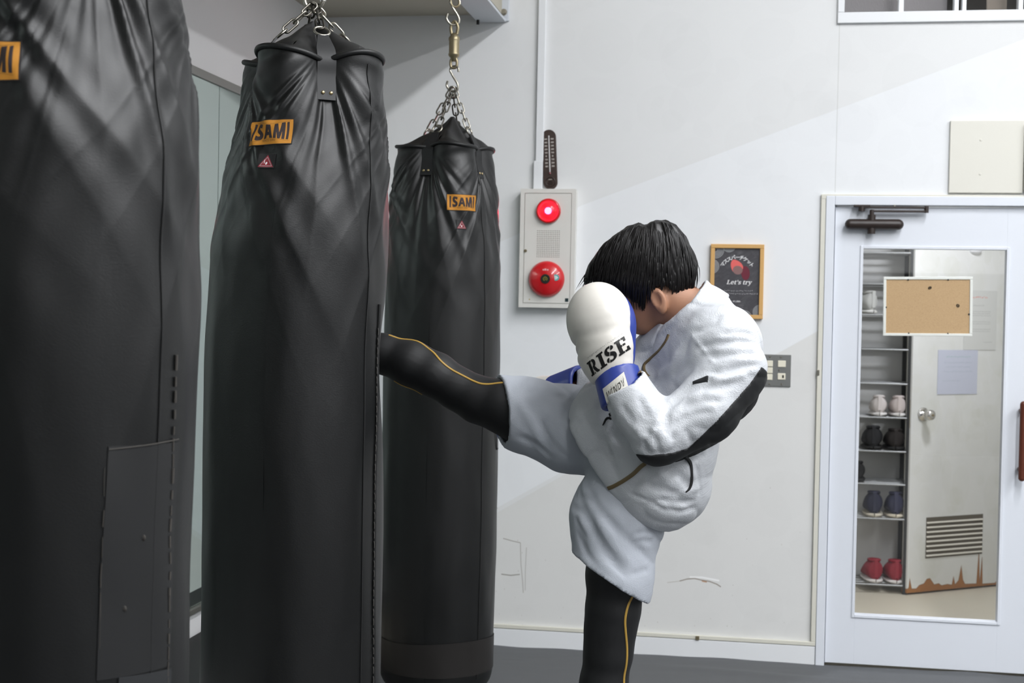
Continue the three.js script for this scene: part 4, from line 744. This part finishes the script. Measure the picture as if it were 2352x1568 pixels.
function creaseD(list, p) { let e = 0; for (const c of list) { const b = c.box; if (p.x < b[0] || p.x > b[1] || p.y < b[2] || p.y > b[3] || p.z < b[4] || p.z > b[5]) continue; for (let i = 1; i < c.pts.length; i++) { const A = c.pts[i - 1], Bq = c.pts[i]; const bx = Bq.x - A.x, by = Bq.y - A.y, bz = Bq.z - A.z, x = p.x - A.x, y = p.y - A.y, z = p.z - A.z; const t = clamp((x * bx + y * by + z * bz) / (bx * bx + by * by + bz * bz), 0, 1); const d2 = (x - bx * t) ** 2 + (y - by * t) ** 2 + (z - bz * t) ** 2; const s = (i - 1 + t) / (c.pts.length - 1); const w = c.depth * Math.exp(-d2 / (c.w * c.w)) * Math.min(1, 5 * Math.min(s + c.a, 1 - s + c.b)); if (Math.abs(w) > Math.abs(c.acc ?? 0)) c.acc = w; } e += c.acc ?? 0; c.acc = 0; } return clamp(e, -0.0045, 0.0048); }
function crease(f, pix, depth, w, open = [0.03, 0.03], from = 2.95) {     // depth > 0: a furrow, < 0: a ridge
  const pts = pix.map(([a, b]) => onSurface(f, a, b, from)).filter(Boolean); if (pts.length < 2) return null;
  const m = 3 * w, X = pts.map((p) => p.x), Y = pts.map((p) => p.y), Z = pts.map((p) => p.z);
  return { pts, depth, w, a: open[0], b: open[1], box: [Math.min(...X) - m, Math.max(...X) + m, Math.min(...Y) - m, Math.max(...Y) + m, Math.min(...Z) - m, Math.max(...Z) + m] };
}
function shortsBase(p) {
  let k = chainD(p, shK, 0.03), s = chainD(p, shS, 0.03);
  k = Math.max(k, hemK(p)); s = Math.max(s, hemS(p));
  return smin(k, s, 0.028);
}
const shortsCreases = [
  [[[1330, 1115], [1345, 1180], [1385, 1260], [1440, 1330]], 0.006, 0.010], [[[1345, 1100], [1375, 1170], [1430, 1230], [1480, 1275]], 0.005, 0.010], [[[1322, 1210], [1345, 1270], [1390, 1325], [1440, 1360]], 0.006, 0.008],
  [[[1365, 1180], [1410, 1250], [1455, 1300]], -0.004, 0.012], [[[1455, 1230], [1480, 1222], [1502, 1222]], 0.004, 0.006], [[[1460, 1246], [1482, 1242], [1500, 1244]], 0.004, 0.006], [[[1450, 1320], [1475, 1312], [1490, 1308]], 0.003, 0.006],
  [[[1240, 960], [1265, 1040], [1290, 1090]], 0.003, 0.014], [[[1285, 945], [1300, 1020], [1310, 1090]], -0.003, 0.015], [[[1200, 900], [1260, 905], [1330, 925]], 0.003, 0.010], [[[1185, 1000], [1230, 1020], [1270, 1055]], 0.004, 0.009], [[[1345, 960], [1350, 1040], [1345, 1110]], 0.003, 0.012],
  [[[1180, 915], [1215, 960], [1245, 1020]], -0.003, 0.010], [[[1300, 1120], [1330, 1140], [1365, 1145]], 0.005, 0.007], [[[1312, 1160], [1335, 1175], [1350, 1200]], 0.005, 0.007], [[[1320, 1185], [1335, 1220], [1345, 1240]], 0.004, 0.006],
].map(([a, d, w]) => crease(shortsBase, a, d, w)).filter(Boolean);
function shortsD(p) {
  let d = shortsBase(p); if (Math.abs(d) > 0.03) return d;
  const kk = chainD(p, shK, 0.03), ss = chainD(p, shS, 0.03);
  const cq = 1.3 * creaseD(shortsCreases, p) * sstep(0.002, 0.035, -hemS(p)) * sstep(0.002, 0.035, -hemK(p)); d += cq + 0.0016 * noise(p.x * 22, p.y * 14, p.z * 20) + 0.0012 * noise(p.x * 40 + p.y * 25, p.y * 30, p.z * 30) + 0.0030 * Math.pow(1 - Math.min(1, 2.2 * Math.abs(noise(p.x * 10 + p.y * 6, p.y * 6 + p.x * 5, p.z * 8 + 5))), 3) * sstep(0.02, 0.06, -hemS(p)) * sstep(0.02, 0.06, -hemK(p));
  const cr = cq; const cav = Math.max(kk + cr + 0.012, hemK(p) - 0.02, -(hemK(p) + 0.03)), cav2 = Math.max(ss + cr + 0.012, hemS(p) - 0.02, -(hemS(p) + 0.03));
  return Math.max(d, -cav, -cav2);
}
// ---- jacket
const sleeveL = [[at(1684, 846, 2.67), 0.074], [at(1618, 942, 2.715), 0.067], [at(1514, 998, 2.745), 0.061], [at(1464, 938, 2.742), 0.055], [at(1424, 862, 2.735), 0.050]];
const sleeveR = [[at(1545, 800, 2.43), 0.078], [at(1440, 875, 2.335), 0.060], [at(1360, 893, 2.325), 0.054], [at(1300, 905, 2.325), 0.054]];
const cuffL = planeOf(at(1383, 908, 2.735), at(1476, 853, 2.735), at(1437, 893, 2.80), J.elbowL);
const cuffR = planeOf(at(1322, 850, 2.325), at(1330, 900, 2.325), at(1322, 876, 2.37), J.elbowR);
const torsoParts = [[at(1420, 988, 2.545), at(1508, 1104, 2.59), 0.122, 0.116], [at(1455, 940, 2.49), at(1535, 1005, 2.56), 0.11, 0.115], [at(1565, 845, 2.475), at(1632, 868, 2.585), 0.118, 0.112], [at(1590, 775, 2.485), at(1655, 790, 2.635), 0.092, 0.090], [at(1450, 1075, 2.57), at(1546, 1122, 2.565), 0.09, 0.077]];
const hemJ = planeOf(at(1326, 908, 2.50), at(1568, 1228, 2.58), at(1382, 1138, 2.68), at(1600, 850, 2.55));
const spine = J.upper.clone().sub(J.hip).normalize();
const collarN = V(-0.80, 0.58, 0.10).normalize(), collarC = at(1578, 707, 2.54);
function collarD(p, thick = 0.006) {
  const x = p.x - collarC.x, y = p.y - collarC.y, z = p.z - collarC.z, h = x * collarN.x + y * collarN.y + z * collarN.z;
  const r = Math.sqrt(Math.max(0, x * x + y * y + z * z - h * h)), rr = 0.071 - 0.10 * Math.min(0, h + 0.02);
  return smax(Math.abs(r - rr) - thick, Math.max(h - 0.004, -(h + 0.06)), 0.004);
}
function jacketBase(p) {
  let t = capD(p, ...torsoParts[0]); for (let i = 1; i < 5; i++) t = smin(t, capD(p, ...torsoParts[i]), i < 4 ? 0.055 : 0.03);
  t = smax(t, hemJ(p), 0.008);
  const neck = capD(p, J.neckBase, hp(-0.03, -0.04, 0), 0.062, 0.05); void neck;
  let a = smax(chainD(p, sleeveL, 0.018), Math.min(cuffL(p), 0.14 - p.distanceTo(J.wristL)), 0.004), b = smax(chainD(p, sleeveR, 0.018), Math.min(cuffR(p), 0.14 - p.distanceTo(J.wristR)), 0.004);
  let d = smin(t, a, 0.009); d = smin(d, b, 0.02); d = smin(d, collarD(p), 0.03);
  return d;
}
const jacketCreases = [
  // shoulder and chest
  [[[1740, 790], [1690, 785], [1640, 790], [1600, 800]], 0.0045, 0.008], [[[1745, 815], [1700, 812], [1650, 818], [1612, 812]], 0.0045, 0.008], [[[1748, 838], [1700, 842], [1660, 858], [1625, 850]], 0.004, 0.008], [[[1735, 770], [1690, 762], [1655, 768]], 0.003, 0.007],
  [[[1655, 720], [1640, 742], [1612, 758], [1590, 760]], 0.005, 0.006], [[[1585, 765], [1605, 790], [1625, 815], [1640, 835]], -0.003, 0.004],
  [[[1690, 880], [1650, 890], [1605, 888], [1560, 905]], 0.004, 0.008], [[[1718, 858], [1672, 868], [1632, 872]], -0.004, 0.008], [[[1660, 920], [1615, 920], [1575, 935]], 0.0035, 0.008], [[[1640, 945], [1600, 950], [1560, 965]], 0.003, 0.007],
  // deep fold of the armpit
  [[[1620, 876], [1585, 892], [1555, 915], [1535, 932], [1528, 945]], 0.010, 0.007, [0.0, 0.0]],
  // elbow and forearm
  [[[1560, 960], [1545, 985], [1545, 1015]], 0.005, 0.007], [[[1530, 940], [1535, 970], [1530, 1000]], 0.006, 0.007], [[[1515, 960], [1500, 985], [1495, 1005]], -0.003, 0.006], [[[1575, 985], [1585, 1005], [1592, 1020]], 0.004, 0.006], [[[1480, 985], [1500, 1000], [1512, 1020]], 0.004, 0.006], [[[1478, 1010], [1482, 1030], [1490, 1042]], 0.005, 0.005], [[[1505, 1012], [1512, 1030], [1516, 1045]], 0.005, 0.005], [[[1465, 910], [1480, 940], [1490, 965]], 0.0025, 0.008], [[[1425, 925], [1445, 955], [1455, 985]], 0.0025, 0.008], [[[1440, 965], [1465, 990], [1480, 1012]], -0.0025, 0.008],
  // chest panel behind the forearm
  [[[1500, 880], [1520, 905], [1530, 930]], 0.003, 0.007], [[[1560, 800], [1540, 840], [1500, 870]], -0.003, 0.010], [[[1590, 830], [1550, 860], [1510, 900]], 0.003, 0.009],
  // lower panels
  [[[1380, 1000], [1400, 1050], [1420, 1100]], 0.004, 0.009], [[[1365, 930], [1385, 985], [1415, 1040]], -0.003, 0.010], [[[1405, 985], [1430, 1020], [1455, 1050]], 0.003, 0.008], [[[1480, 1110], [1520, 1125], [1570, 1140]], 0.004, 0.009], [[[1510, 1145], [1550, 1155], [1600, 1150]], 0.005, 0.007], [[[1530, 1168], [1565, 1176], [1600, 1165]], 0.004, 0.006], [[[1550, 1060], [1565, 1095], [1585, 1120]], 0.004, 0.008], [[[1500, 1075], [1535, 1100], [1565, 1118]], -0.004, 0.010], [[[1598, 1060], [1606, 1100], [1608, 1140]], 0.003, 0.006], [[[1440, 1130], [1490, 1150], [1540, 1178]], 0.003, 0.005], [[[1630, 1010], [1612, 1045], [1600, 1060]], 0.004, 0.007], [[[1560, 1135], [1590, 1125], [1612, 1118]], -0.003, 0.007],
  [[[1385, 850], [1378, 870], [1390, 890]], 0.005, 0.004], [[[1345, 855], [1355, 875], [1352, 890]], 0.004, 0.005],
].map(([a, d, w, o]) => crease(jacketBase, a, d, w, o)).filter(Boolean);
const deepLine = [[1626, 873], [1592, 889], [1562, 908], [1540, 928], [1527, 946], [1524, 968]].map(([a, b]) => onSurface(jacketBase, a, b)).filter(Boolean);
function deepFold(p) { let m = 1e9; for (let i = 1; i < deepLine.length; i++) m = Math.min(m, capD(p, deepLine[i - 1], deepLine[i], 0, 0)); return Math.exp(-m * m / 0.00004); }
function jacketD(p) {
  let d = jacketBase(p); if (Math.abs(d) > 0.03) return d;
  d += 1.6 * creaseD(jacketCreases, p) + 0.008 * deepFold(p) + 0.0018 * noise(p.x * 17 + 3, p.y * 24, p.z * 17) + 0.0009 * noise(p.x * 45, p.y * 50 + p.x * 30, p.z * 40) + 0.0032 * Math.pow(1 - Math.min(1, 2.2 * Math.abs(noise(p.x * 9 + p.y * 5, p.y * 13 - p.x * 4, p.z * 9))), 3);
  // open collar, open cuffs
  const x = p.x - collarC.x, y = p.y - collarC.y, z = p.z - collarC.z, h = x * collarN.x + y * collarN.y + z * collarN.z, r = Math.sqrt(Math.max(0, x * x + y * y + z * z - h * h));
  d = Math.max(d, -Math.max(r - 0.0645, -(h + 0.045)));
  d = Math.max(d, -Math.max(chainD(p, sleeveL, 0.018) + 0.009, cuffL(p) - 0.02, -(cuffL(p) + 0.03), p.distanceTo(J.wristL) - 0.13));
  return d;
}
const boxer = thing('person', 'person in white tracksuit jacket and grey shorts kicking the middle bag', 'person');
const FM = {
  skin: phys({ color: 0xa0745a, roughness: 0.55, sheen: 0.2 }),
  hair: phys({ color: 0x0d0b0b, roughness: 0.42, specularIntensity: 0.6 }),
  jacket: phys({ color: 0xbfc2c6, roughness: 0.55, bumpMap: noiseTex(128, 5, [14, 14], 3), bumpScale: 0.0012 }),
  shorts: phys({ color: 0xaeb3bb, roughness: 0.75, bumpMap: noiseTex(128, 6, [18, 18], 3), bumpScale: 0.0008 }),
  tights: phys({ color: 0x08090b, roughness: 0.6, sheen: 0.5, sheenColor: new THREE.Color(0x1a2030), sheenRoughness: 0.5 }),
  panel: std({ color: 0x0e1012, roughness: 0.7 }),
  zip: std({ color: 0x6a5a3c, roughness: 0.5 }),
  gold: std({ color: 0xa8863a, roughness: 0.5 }),
  gloveWhite: phys({ color: 0xdcd8d0, roughness: 0.38 }),
  gloveBlue: phys({ color: 0x2d3f8e, roughness: 0.38 }),
};
const boxOf = (pts, m) => { const b = new THREE.Box3().setFromPoints(pts); return [b.min.addScalar(-m), b.max.addScalar(m)]; };
{
  const [lo, hi] = boxOf([...legR, ...legL, ...footR, ...footL].map((q) => q[0]).concat(Object.values(J)), 0.13); lo.y = -0.02;
  const g1 = surfaceNet((p) => bodyD(p), lo, hi, 0.012);
  const [l2, h2] = boxOf([hp(0.1, 0, 0), hp(-0.1, 0, 0), hp(0, 0.1, 0), hp(0, -0.13, 0), hp(0, 0, 0.07), hp(0, 0, -0.07), J.neckBase], 0.04);
  const g2 = surfaceNet(skinHead, l2, h2, 0.0035);
  const body = part('body', mergeGeometries([g1, g2]), FM.skin, boxer);
  for (const s of [-1, 1]) part('eye', new THREE.SphereGeometry(0.0105, 16, 12).translate(...hp(0.080, -0.014, s * 0.031).toArray()), std({ color: 0x2a1d18, roughness: 0.2 }), body);
  const sl = hp(0.083, 0.010, 0); void sl;
  const tg = part('leggings', surfaceNet(tights, ...boxOf([...legR.slice(0, 10), ...legL.slice(0, 9)].map((q) => q[0]), 0.11), 0.0055), FM.tights, boxer);
  part('stripe', ribbon(tights, [[893, 769], [920, 772], [950, 781], [988, 803], [1012, 828], [1040, 850], [1070, 866], [1106, 881], [1140, 880], [1172, 879]], 0.0042, 0.0008, 0.0008, 80), FM.gold, tg);
  part('stripe', ribbon(tights, [[905, 874], [935, 889], [970, 906]], 0.0015, 0.0008, 0.0006, 30), FM.gold, tg);
  part('stripe', ribbon(tights, [[1455, 1366], [1442, 1392], [1436, 1420], [1437, 1450], [1440, 1490], [1438, 1530], [1433, 1575], [1425, 1640]], 0.0048, 0.0008, 0.0008, 60), FM.gold, tg);
  part('shorts', surfaceNet(shortsD, ...boxOf([...shK, ...shS].map((q) => q[0]), 0.135), 0.0045), FM.shorts, boxer);
  const jb = boxOf([...sleeveL, ...sleeveR].map((q) => q[0]).concat(torsoParts.flatMap((q) => [q[0], q[1]])), 0.14);
  const jacket = part('jacket', surfaceNet(jacketD, ...jb, 0.0042), FM.jacket, boxer);
  // black panels, cut from the jacket's own cloth
  const pl = (pix) => pix.map(([a, b]) => { const q = at(a, b, 2.70); return [q.x, q.y]; });
  const view = V(0, 0, 0).copy(rayDir(1600, 950)); const flat = (p) => { const t = (2.70 - p.z) / view.z; return [p.x + view.x * t, p.y + view.y * t]; };
  const panel = (name, pix, z0, parent, h = 0.004) => {
    const P = pl(pix), f = (p) => { const d = jacketD(p) - 0.003; if (d > 0.02) return d; const [x, y] = flat(p); return Math.max(d, polyD(x, y, P), -(jacketD(p) + 0.006), z0 - p.z); };
    const q = pix.map(([a, b]) => at(a, b, 2.70)), lo = V(Math.min(...q.map((v) => v.x)) - 0.05, Math.min(...q.map((v) => v.y)) - 0.02, z0 - 0.01), hi = V(Math.max(...q.map((v) => v.x)) + 0.05, Math.max(...q.map((v) => v.y)) + 0.02, 2.90);
    const g = surfaceNet(f, lo, hi, h); if (g.index.count) part(name, g, FM.panel, parent);
  };
  panel('sleeve_panel', [[1749, 842], [1762, 852], [1768, 880], [1760, 930], [1725, 975], [1690, 1003], [1650, 1020], [1600, 1045], [1560, 1060], [1505, 1072], [1478, 1062], [1462, 1040], [1498, 1042], [1545, 1037], [1582, 1026], [1612, 998], [1650, 960], [1690, 916], [1725, 876]], 2.60, jacket, 0.0035);
  panel('chest_mark', [[1627, 862], [1627, 879], [1592, 884], [1590, 877]], 2.60, jacket, 0.003);
  part('zip', ribbon(jacketBase, [[1536, 768], [1530, 783], [1516, 803], [1496, 822], [1480, 838], [1470, 858]], 0.0065, 0.001, 0.0016, 50), FM.zip, jacket);
  part('zip', ribbon(jacketBase, [[1485, 1052], [1474, 1070], [1455, 1088], [1432, 1104], [1408, 1117], [1397, 1121]], 0.0085, 0.001, 0.0016, 50), FM.zip, jacket);
  part('pocket_edge', ribbon(jacketBase, [[1579, 1038], [1584, 1060], [1588, 1085], [1588, 1108], [1583, 1122], [1574, 1130]], (u) => mix(0.008, 0.003, u), 0.001, 0.0014, 40), FM.panel, jacket);
  part('pocket_edge', ribbon(jacketBase, [[1402, 952], [1393, 962], [1385, 977]], (u) => mix(0.007, 0.002, u), 0.001, 0.0014, 30), FM.panel, jacket);
}
// ---- hair: a cap with locks that fall from the crown
{
  const PL = [[1328, 668], [1334, 640], [1346, 606], [1370, 572], [1402, 540], [1440, 515], [1468, 505], [1482, 510], [1500, 501], [1530, 499], [1556, 511], [1580, 540], [1598, 578], [1610, 607], [1606, 625], [1600, 648], [1592, 672], [1572, 684], [1552, 684], [1541, 672], [1528, 662], [1506, 664], [1492, 676], [1484, 700], [1478, 718], [1464, 712], [1446, 694], [1420, 676], [1385, 660], [1360, 652], [1345, 672], [1337, 655]].map(([a, b]) => { const q = at(a, b, 2.53); return [q.x, q.y]; });
  const cc = at(1472, 604, 2.505), HX = [V(-0.97, -0.22, 0.03).normalize(), V(-0.22, 0.97, 0).normalize(), V(0.03, 0, 1)];
  const cap = (p) => smin(ellD(p, cc, HX, [0.142, 0.108, 0.092]), ellD(p, at(1510, 650, 2.505), HX, [0.10, 0.085, 0.084]), 0.03);
  const vd = rayDir(1480, 620), flat = (p) => { const t = (2.53 - p.z) / vd.z; return [p.x + vd.x * t, p.y + vd.y * t]; };
  const edge = (p) => polyD(...flat(p), PL);
  const lim = (p) => smax(cap(p), edge(p) + 0.006, 0.012);
  const whorl = at(1486, 512, 2.515);
  const streak = (p) => { const a = Math.atan2(p.z - whorl.z, p.x - whorl.x), r = p.distanceTo(whorl); return 0.0035 * noise(a * 7, r * 8, 4.4) + 0.0025 * noise(p.x * 70, r * 6, p.z * 70); };
  const geos = [surfaceNet((p) => { const d = lim(p); return Math.abs(d) > 0.03 ? d : d + streak(p); }, at(1300, 730, 2.53).add(V(0, 0, -0.17)), at(1640, 470, 2.53).add(V(0, 0, 0.13)), 0.0045)];
  const lock = (p0, w, len, over) => {
    const pts = [p0.clone()]; let p = p0.clone(), dir = null; const sw = (rnd() - 0.5) * 0.5;
    for (let i = 0, go = 0; i < 40 && go < len; i++) {
      const n = gradient(cap, p, 0.004); let v = p.clone().sub(whorl).normalize().multiplyScalar(0.55).add(V(sw * 0.3 - 0.12, -0.95, sw * 0.2));
      v.addScaledVector(n, -v.dot(n)).normalize(); if (dir) v.lerp(dir, 0.45).normalize(); dir = v;
      p = p.clone().addScaledVector(v, 0.010); const m = gradient(cap, p, 0.004); p.addScaledVector(m, -cap(p) + 0.0025 + 0.0015 * Math.sin(i * 0.7 + w * 4000)); go += 0.010;
      if (edge(p) > over) break; pts.push(p.clone());
    }
    if (pts.length < 3) return;
    const cu = new THREE.CatmullRomCurve3(pts), N = pts.length * 2;
    geos.push(gridGeo(4, N, (u, v) => { const q = cu.getPoint(v), t = cu.getTangent(v), n = gradient(cap, q, 0.004), s = t.cross(n).normalize(), k = w * (1 - 0.85 * v * v) * Math.min(1, 0.3 + v * 4), a = u * 2 * Math.PI; return q.addScaledVector(s, k * Math.cos(a)).addScaledVector(n, k * 0.5 * Math.sin(a)).toArray(); }));
  };
  for (let i = 0; i < 1300; i++) {
    const th = rnd() * Math.PI * 2, ph = Math.acos(1 - 1.5 * rnd()); const v = V(Math.sin(ph) * Math.cos(th), Math.cos(ph), Math.sin(ph) * Math.sin(th));
    let p = cc.clone().addScaledVector(v, 0.12); for (let k = 0; k < 6; k++) p.addScaledVector(gradient(cap, p, 0.004), -cap(p));
    if (edge(p) > -0.006) continue;
    lock(p, 0.0014 + rnd() * 0.0016, 0.05 + rnd() * 0.10, -0.008 + 0.016 * rnd());
  }
  // wisps hanging from the fringe
  for (const [a, b, dx, dy] of [[1345, 640, -16, 38], [1352, 640, -10, 36], [1340, 632, -18, 34], [1372, 640, 4, 26], [1398, 645, 6, 22], [1362, 640, -2, 34], [1350, 630, -22, 30], [1430, 668, 14, 24], [1440, 672, 14, 26]]) { const z = 2.53 + rnd() * 0.03, q = [[a + 26, b - 22], [a + 6, b - 4], [a + dx * 0.5, b + dy * 0.55], [a + dx, b + dy]].map(([x, y]) => at(x, y, z)); const cu = new THREE.CatmullRomCurve3(q); geos.push(gridGeo(4, 12, (u, v) => { const k = 0.0022 * (1 - 0.9 * v), s = u * 2 * Math.PI; return cu.getPoint(v).add(V(k * Math.cos(s), 0, k * Math.sin(s))).toArray(); })); }
  part('hair', mergeGeometries(geos.map((g) => (g.index ? g.toNonIndexed() : g))), FM.hair, boxer);
}
// ---- gloves
function glove(dir, palm, C, opt) {               // local frame: dir = towards the knuckles, palm = out of the palm, C = middle of the fist
  const L = dir.clone().normalize(), P = palm.clone().addScaledVector(L, -palm.dot(L)).normalize(), S = L.clone().cross(P).normalize();
  const q = (l, s, n) => C.clone().addScaledVector(L, l).addScaledVector(S, s).addScaledVector(P, n);
  const AX = [L, S, P];
  const white = (p) => {
    let d = ellD(p, q(0.012, 0, -0.010), AX, [0.086, 0.080, 0.068]);
    d = smin(d, ellD(p, q(-0.055, 0.004, -0.012), AX, [0.062, 0.074, 0.056]), 0.012);
    d = smin(d, ellD(p, q(-0.100, 0.008, -0.008), AX, [0.045, 0.054, 0.046]), 0.02);
    d = smax(d, -(p.clone().sub(q(-0.122, 0, 0)).dot(L)), 0.008);
    if (Math.abs(d) < 0.03) { const v = p.clone().sub(C), l = v.dot(L), s = v.dot(S); d += 0.006 * Math.exp(-Math.pow((l + 0.022 + 0.25 * (s - 0.03)) / 0.006, 2)) * sstep(-0.03, 0.05, s * opt.mirror) + 0.0035 * Math.exp(-Math.pow((l + 0.040 + 0.15 * s) / 0.006, 2)) * sstep(-0.02, 0.05, s * opt.mirror) + 0.0014 * noise(l * 60, s * 14, 2) * sstep(0.02, -0.02, l); }
    return d;
  };
  const blue = (p) => { let d = ellD(p, q(0.004, 0.010 * opt.mirror, 0.016), AX, [0.082, 0.080 + (opt.wide ?? 0), 0.052]); d = smin(d, ellD(p, q(-0.06, 0.014 * opt.mirror, 0.012), AX, [0.062, 0.060 + (opt.wide ?? 0), 0.045]), 0.02); return d; };
  const thumb = (p) => chainD(p, [[q(-0.075, 0.052 * opt.mirror, 0.022), 0.028], [q(-0.025, 0.074 * opt.mirror, 0.030), 0.028], [q(0.025, 0.066 * opt.mirror, 0.038), 0.024]], 0.01);
  const cuff = (p) => { const v = p.clone().sub(C), l = v.dot(L), r = Math.hypot(v.dot(S) / 1.08, v.dot(P)); return smax(Math.abs(r - ((opt.cuffR ?? 0.0425) + 0.04 * Math.max(0, -l - 0.19))) - 0.006, Math.max(l + 0.108, -(l + opt.cuff)), 0.004); };
  const t = new THREE.Group(); t.name = 'boxing_glove'; boxer.add(t); t.userData.label = opt.label;
  const bx = boxOf([q(0.1, 0.08, 0.07), q(-0.24, -0.08, -0.08), q(0.1, -0.08, -0.08), q(-0.24, 0.09, 0.08), q(0.1, 0.09, -0.07), q(0.1, -0.09, 0.07), q(-0.24, -0.09, 0.07), q(-0.24, 0.09, -0.07)], 0.015);
  part('back', surfaceNet(white, ...bx, 0.0038), FM.gloveWhite, t);
  part('palm', surfaceNet(blue, ...bx, 0.0045), FM.gloveBlue, t);
  part('thumb', surfaceNet(thumb, ...bx, 0.0045), opt.thumbMat ?? FM.gloveBlue, t);
  part('cuff', surfaceNet(cuff, ...bx, 0.004), FM.gloveBlue, t);
  const decal = (name, l, s, w, h, f, mat, tilt = 0, nu = 40, nv = 16, out = P.clone().negate()) => {     // print lying on the glove
    const top = gridGeo(nu, nv, (u, v) => { const a = (u - 0.5) * w, b = (v - 0.5) * h; const p = q(l + b * Math.cos(tilt) + a * Math.sin(tilt), s + (a * Math.cos(tilt) - b * Math.sin(tilt)) * opt.read, 0).addScaledVector(out, 0.11); let go = 0; for (let i = 0; i < 80 && go < 0.16; i++) { const d = f(p); if (d < 0.0003) break; const s = Math.min(d * 0.7, 0.01); go += s; p.addScaledVector(out, -s); } return p.addScaledVector(out, 0.0007).toArray(); });
    part(name, top, mat, t);
  };
  return { t, decal, white, cuff, q };
}
const riseTex = canvasTex(1024, 420, (c, w, h) => {
  c.fillStyle = '#000'; c.fillRect(0, 0, w, h); c.fillStyle = '#fff'; c.textAlign = 'center'; c.textBaseline = 'alphabetic';
  c.font = 'bold 310px serif'; const put = (ch, x, sx) => { c.save(); c.translate(x, 375); c.scale(sx, 1); c.fillText(ch, 0, 0); c.strokeText(ch, 0, 0); c.restore(); };
  c.lineWidth = 12; c.strokeStyle = '#fff'; put('R', 170, 1.05); put('I', 400, 1.35); put('S', 620, 1.35); put('E', 865, 1.1);
  c.fillStyle = '#000'; for (const [x, ww, r] of [[165, 12, 0.1], [600, 14, 0.5], [880, 12, 0]]) { c.save(); c.translate(x, 270); c.rotate(r); c.fillRect(-ww / 2, -140, ww, 260); c.restore(); }   // stencil bridges
  smudge(c, 120, 84, 800, 30, 'rgba(255,255,255,.5)');
});
const riseGrey = riseTex; riseGrey.colorSpace = THREE.NoColorSpace;
const inkMat = std({ color: 0x0b0b0b, roughness: 0.5, alphaMap: riseTex, transparent: true });
const cuffTex = canvasTex(640, 300, (c, w, h) => {
  c.fillStyle = '#cfcdc4'; c.fillRect(0, 0, w, h); c.strokeStyle = '#2d3f8e'; c.lineWidth = 20; c.strokeRect(0, 0, w, h);
  c.fillStyle = '#14130f'; c.font = 'bold 150px sans-serif'; c.textAlign = 'center'; c.save(); c.translate(w / 2, 185); c.transform(1, 0, -0.15, 1, 0, 0); c.fillText('WINDY', 0, 20); c.restore();
  for (let k = 0; k < 60; k++) { c.strokeStyle = k % 2 ? '#14130f' : '#cfcdc4'; c.lineWidth = 2 + rnd() * 3; c.beginPath(); const x = 60 + rnd() * 520; c.moveTo(x, 60 + rnd() * 60); c.lineTo(x - 20, 170 + rnd() * 60); c.stroke(); }
});
{
  const C = at(1388, 748, 2.672), top = at(1375, 660, 2.665), wr = at(1428, 868, 2.73);
  const dir = top.clone().sub(wr);
  const G = glove(dir, V(0.75, 0.1, -0.72), C, { mirror: 1, cuff: 0.182, read: -1, label: 'white and blue boxing glove guarding the face' });
  G.decal('lettering', -0.062, -0.002, 0.140, 0.060, G.white, inkMat, 0.05, 48, 20, V(-0.12, -0.05, 1).normalize());
  G.decal('cuff_label', -0.139, 0.002, 0.076, 0.042, G.cuff, std({ map: cuffTex, roughness: 0.6 }), 0.05, 24, 14, V(-0.05, -0.1, 1).normalize());
}
{
  const C = at(1206, 945, 2.25), wr = at(1330, 897, 2.335);
  const G = glove(C.clone().sub(wr), V(0.02, 0.35, 0.92), C, { mirror: -1, wide: 0.012, cuffR: 0.05, cuff: 0.20, read: 1, label: 'blue and white boxing glove behind the kicking thigh' });
  void G;
}
scene.traverse((o) => { if (o.isMesh) { o.castShadow = true; o.receiveShadow = true; } });
renderer.render(scene, camera);
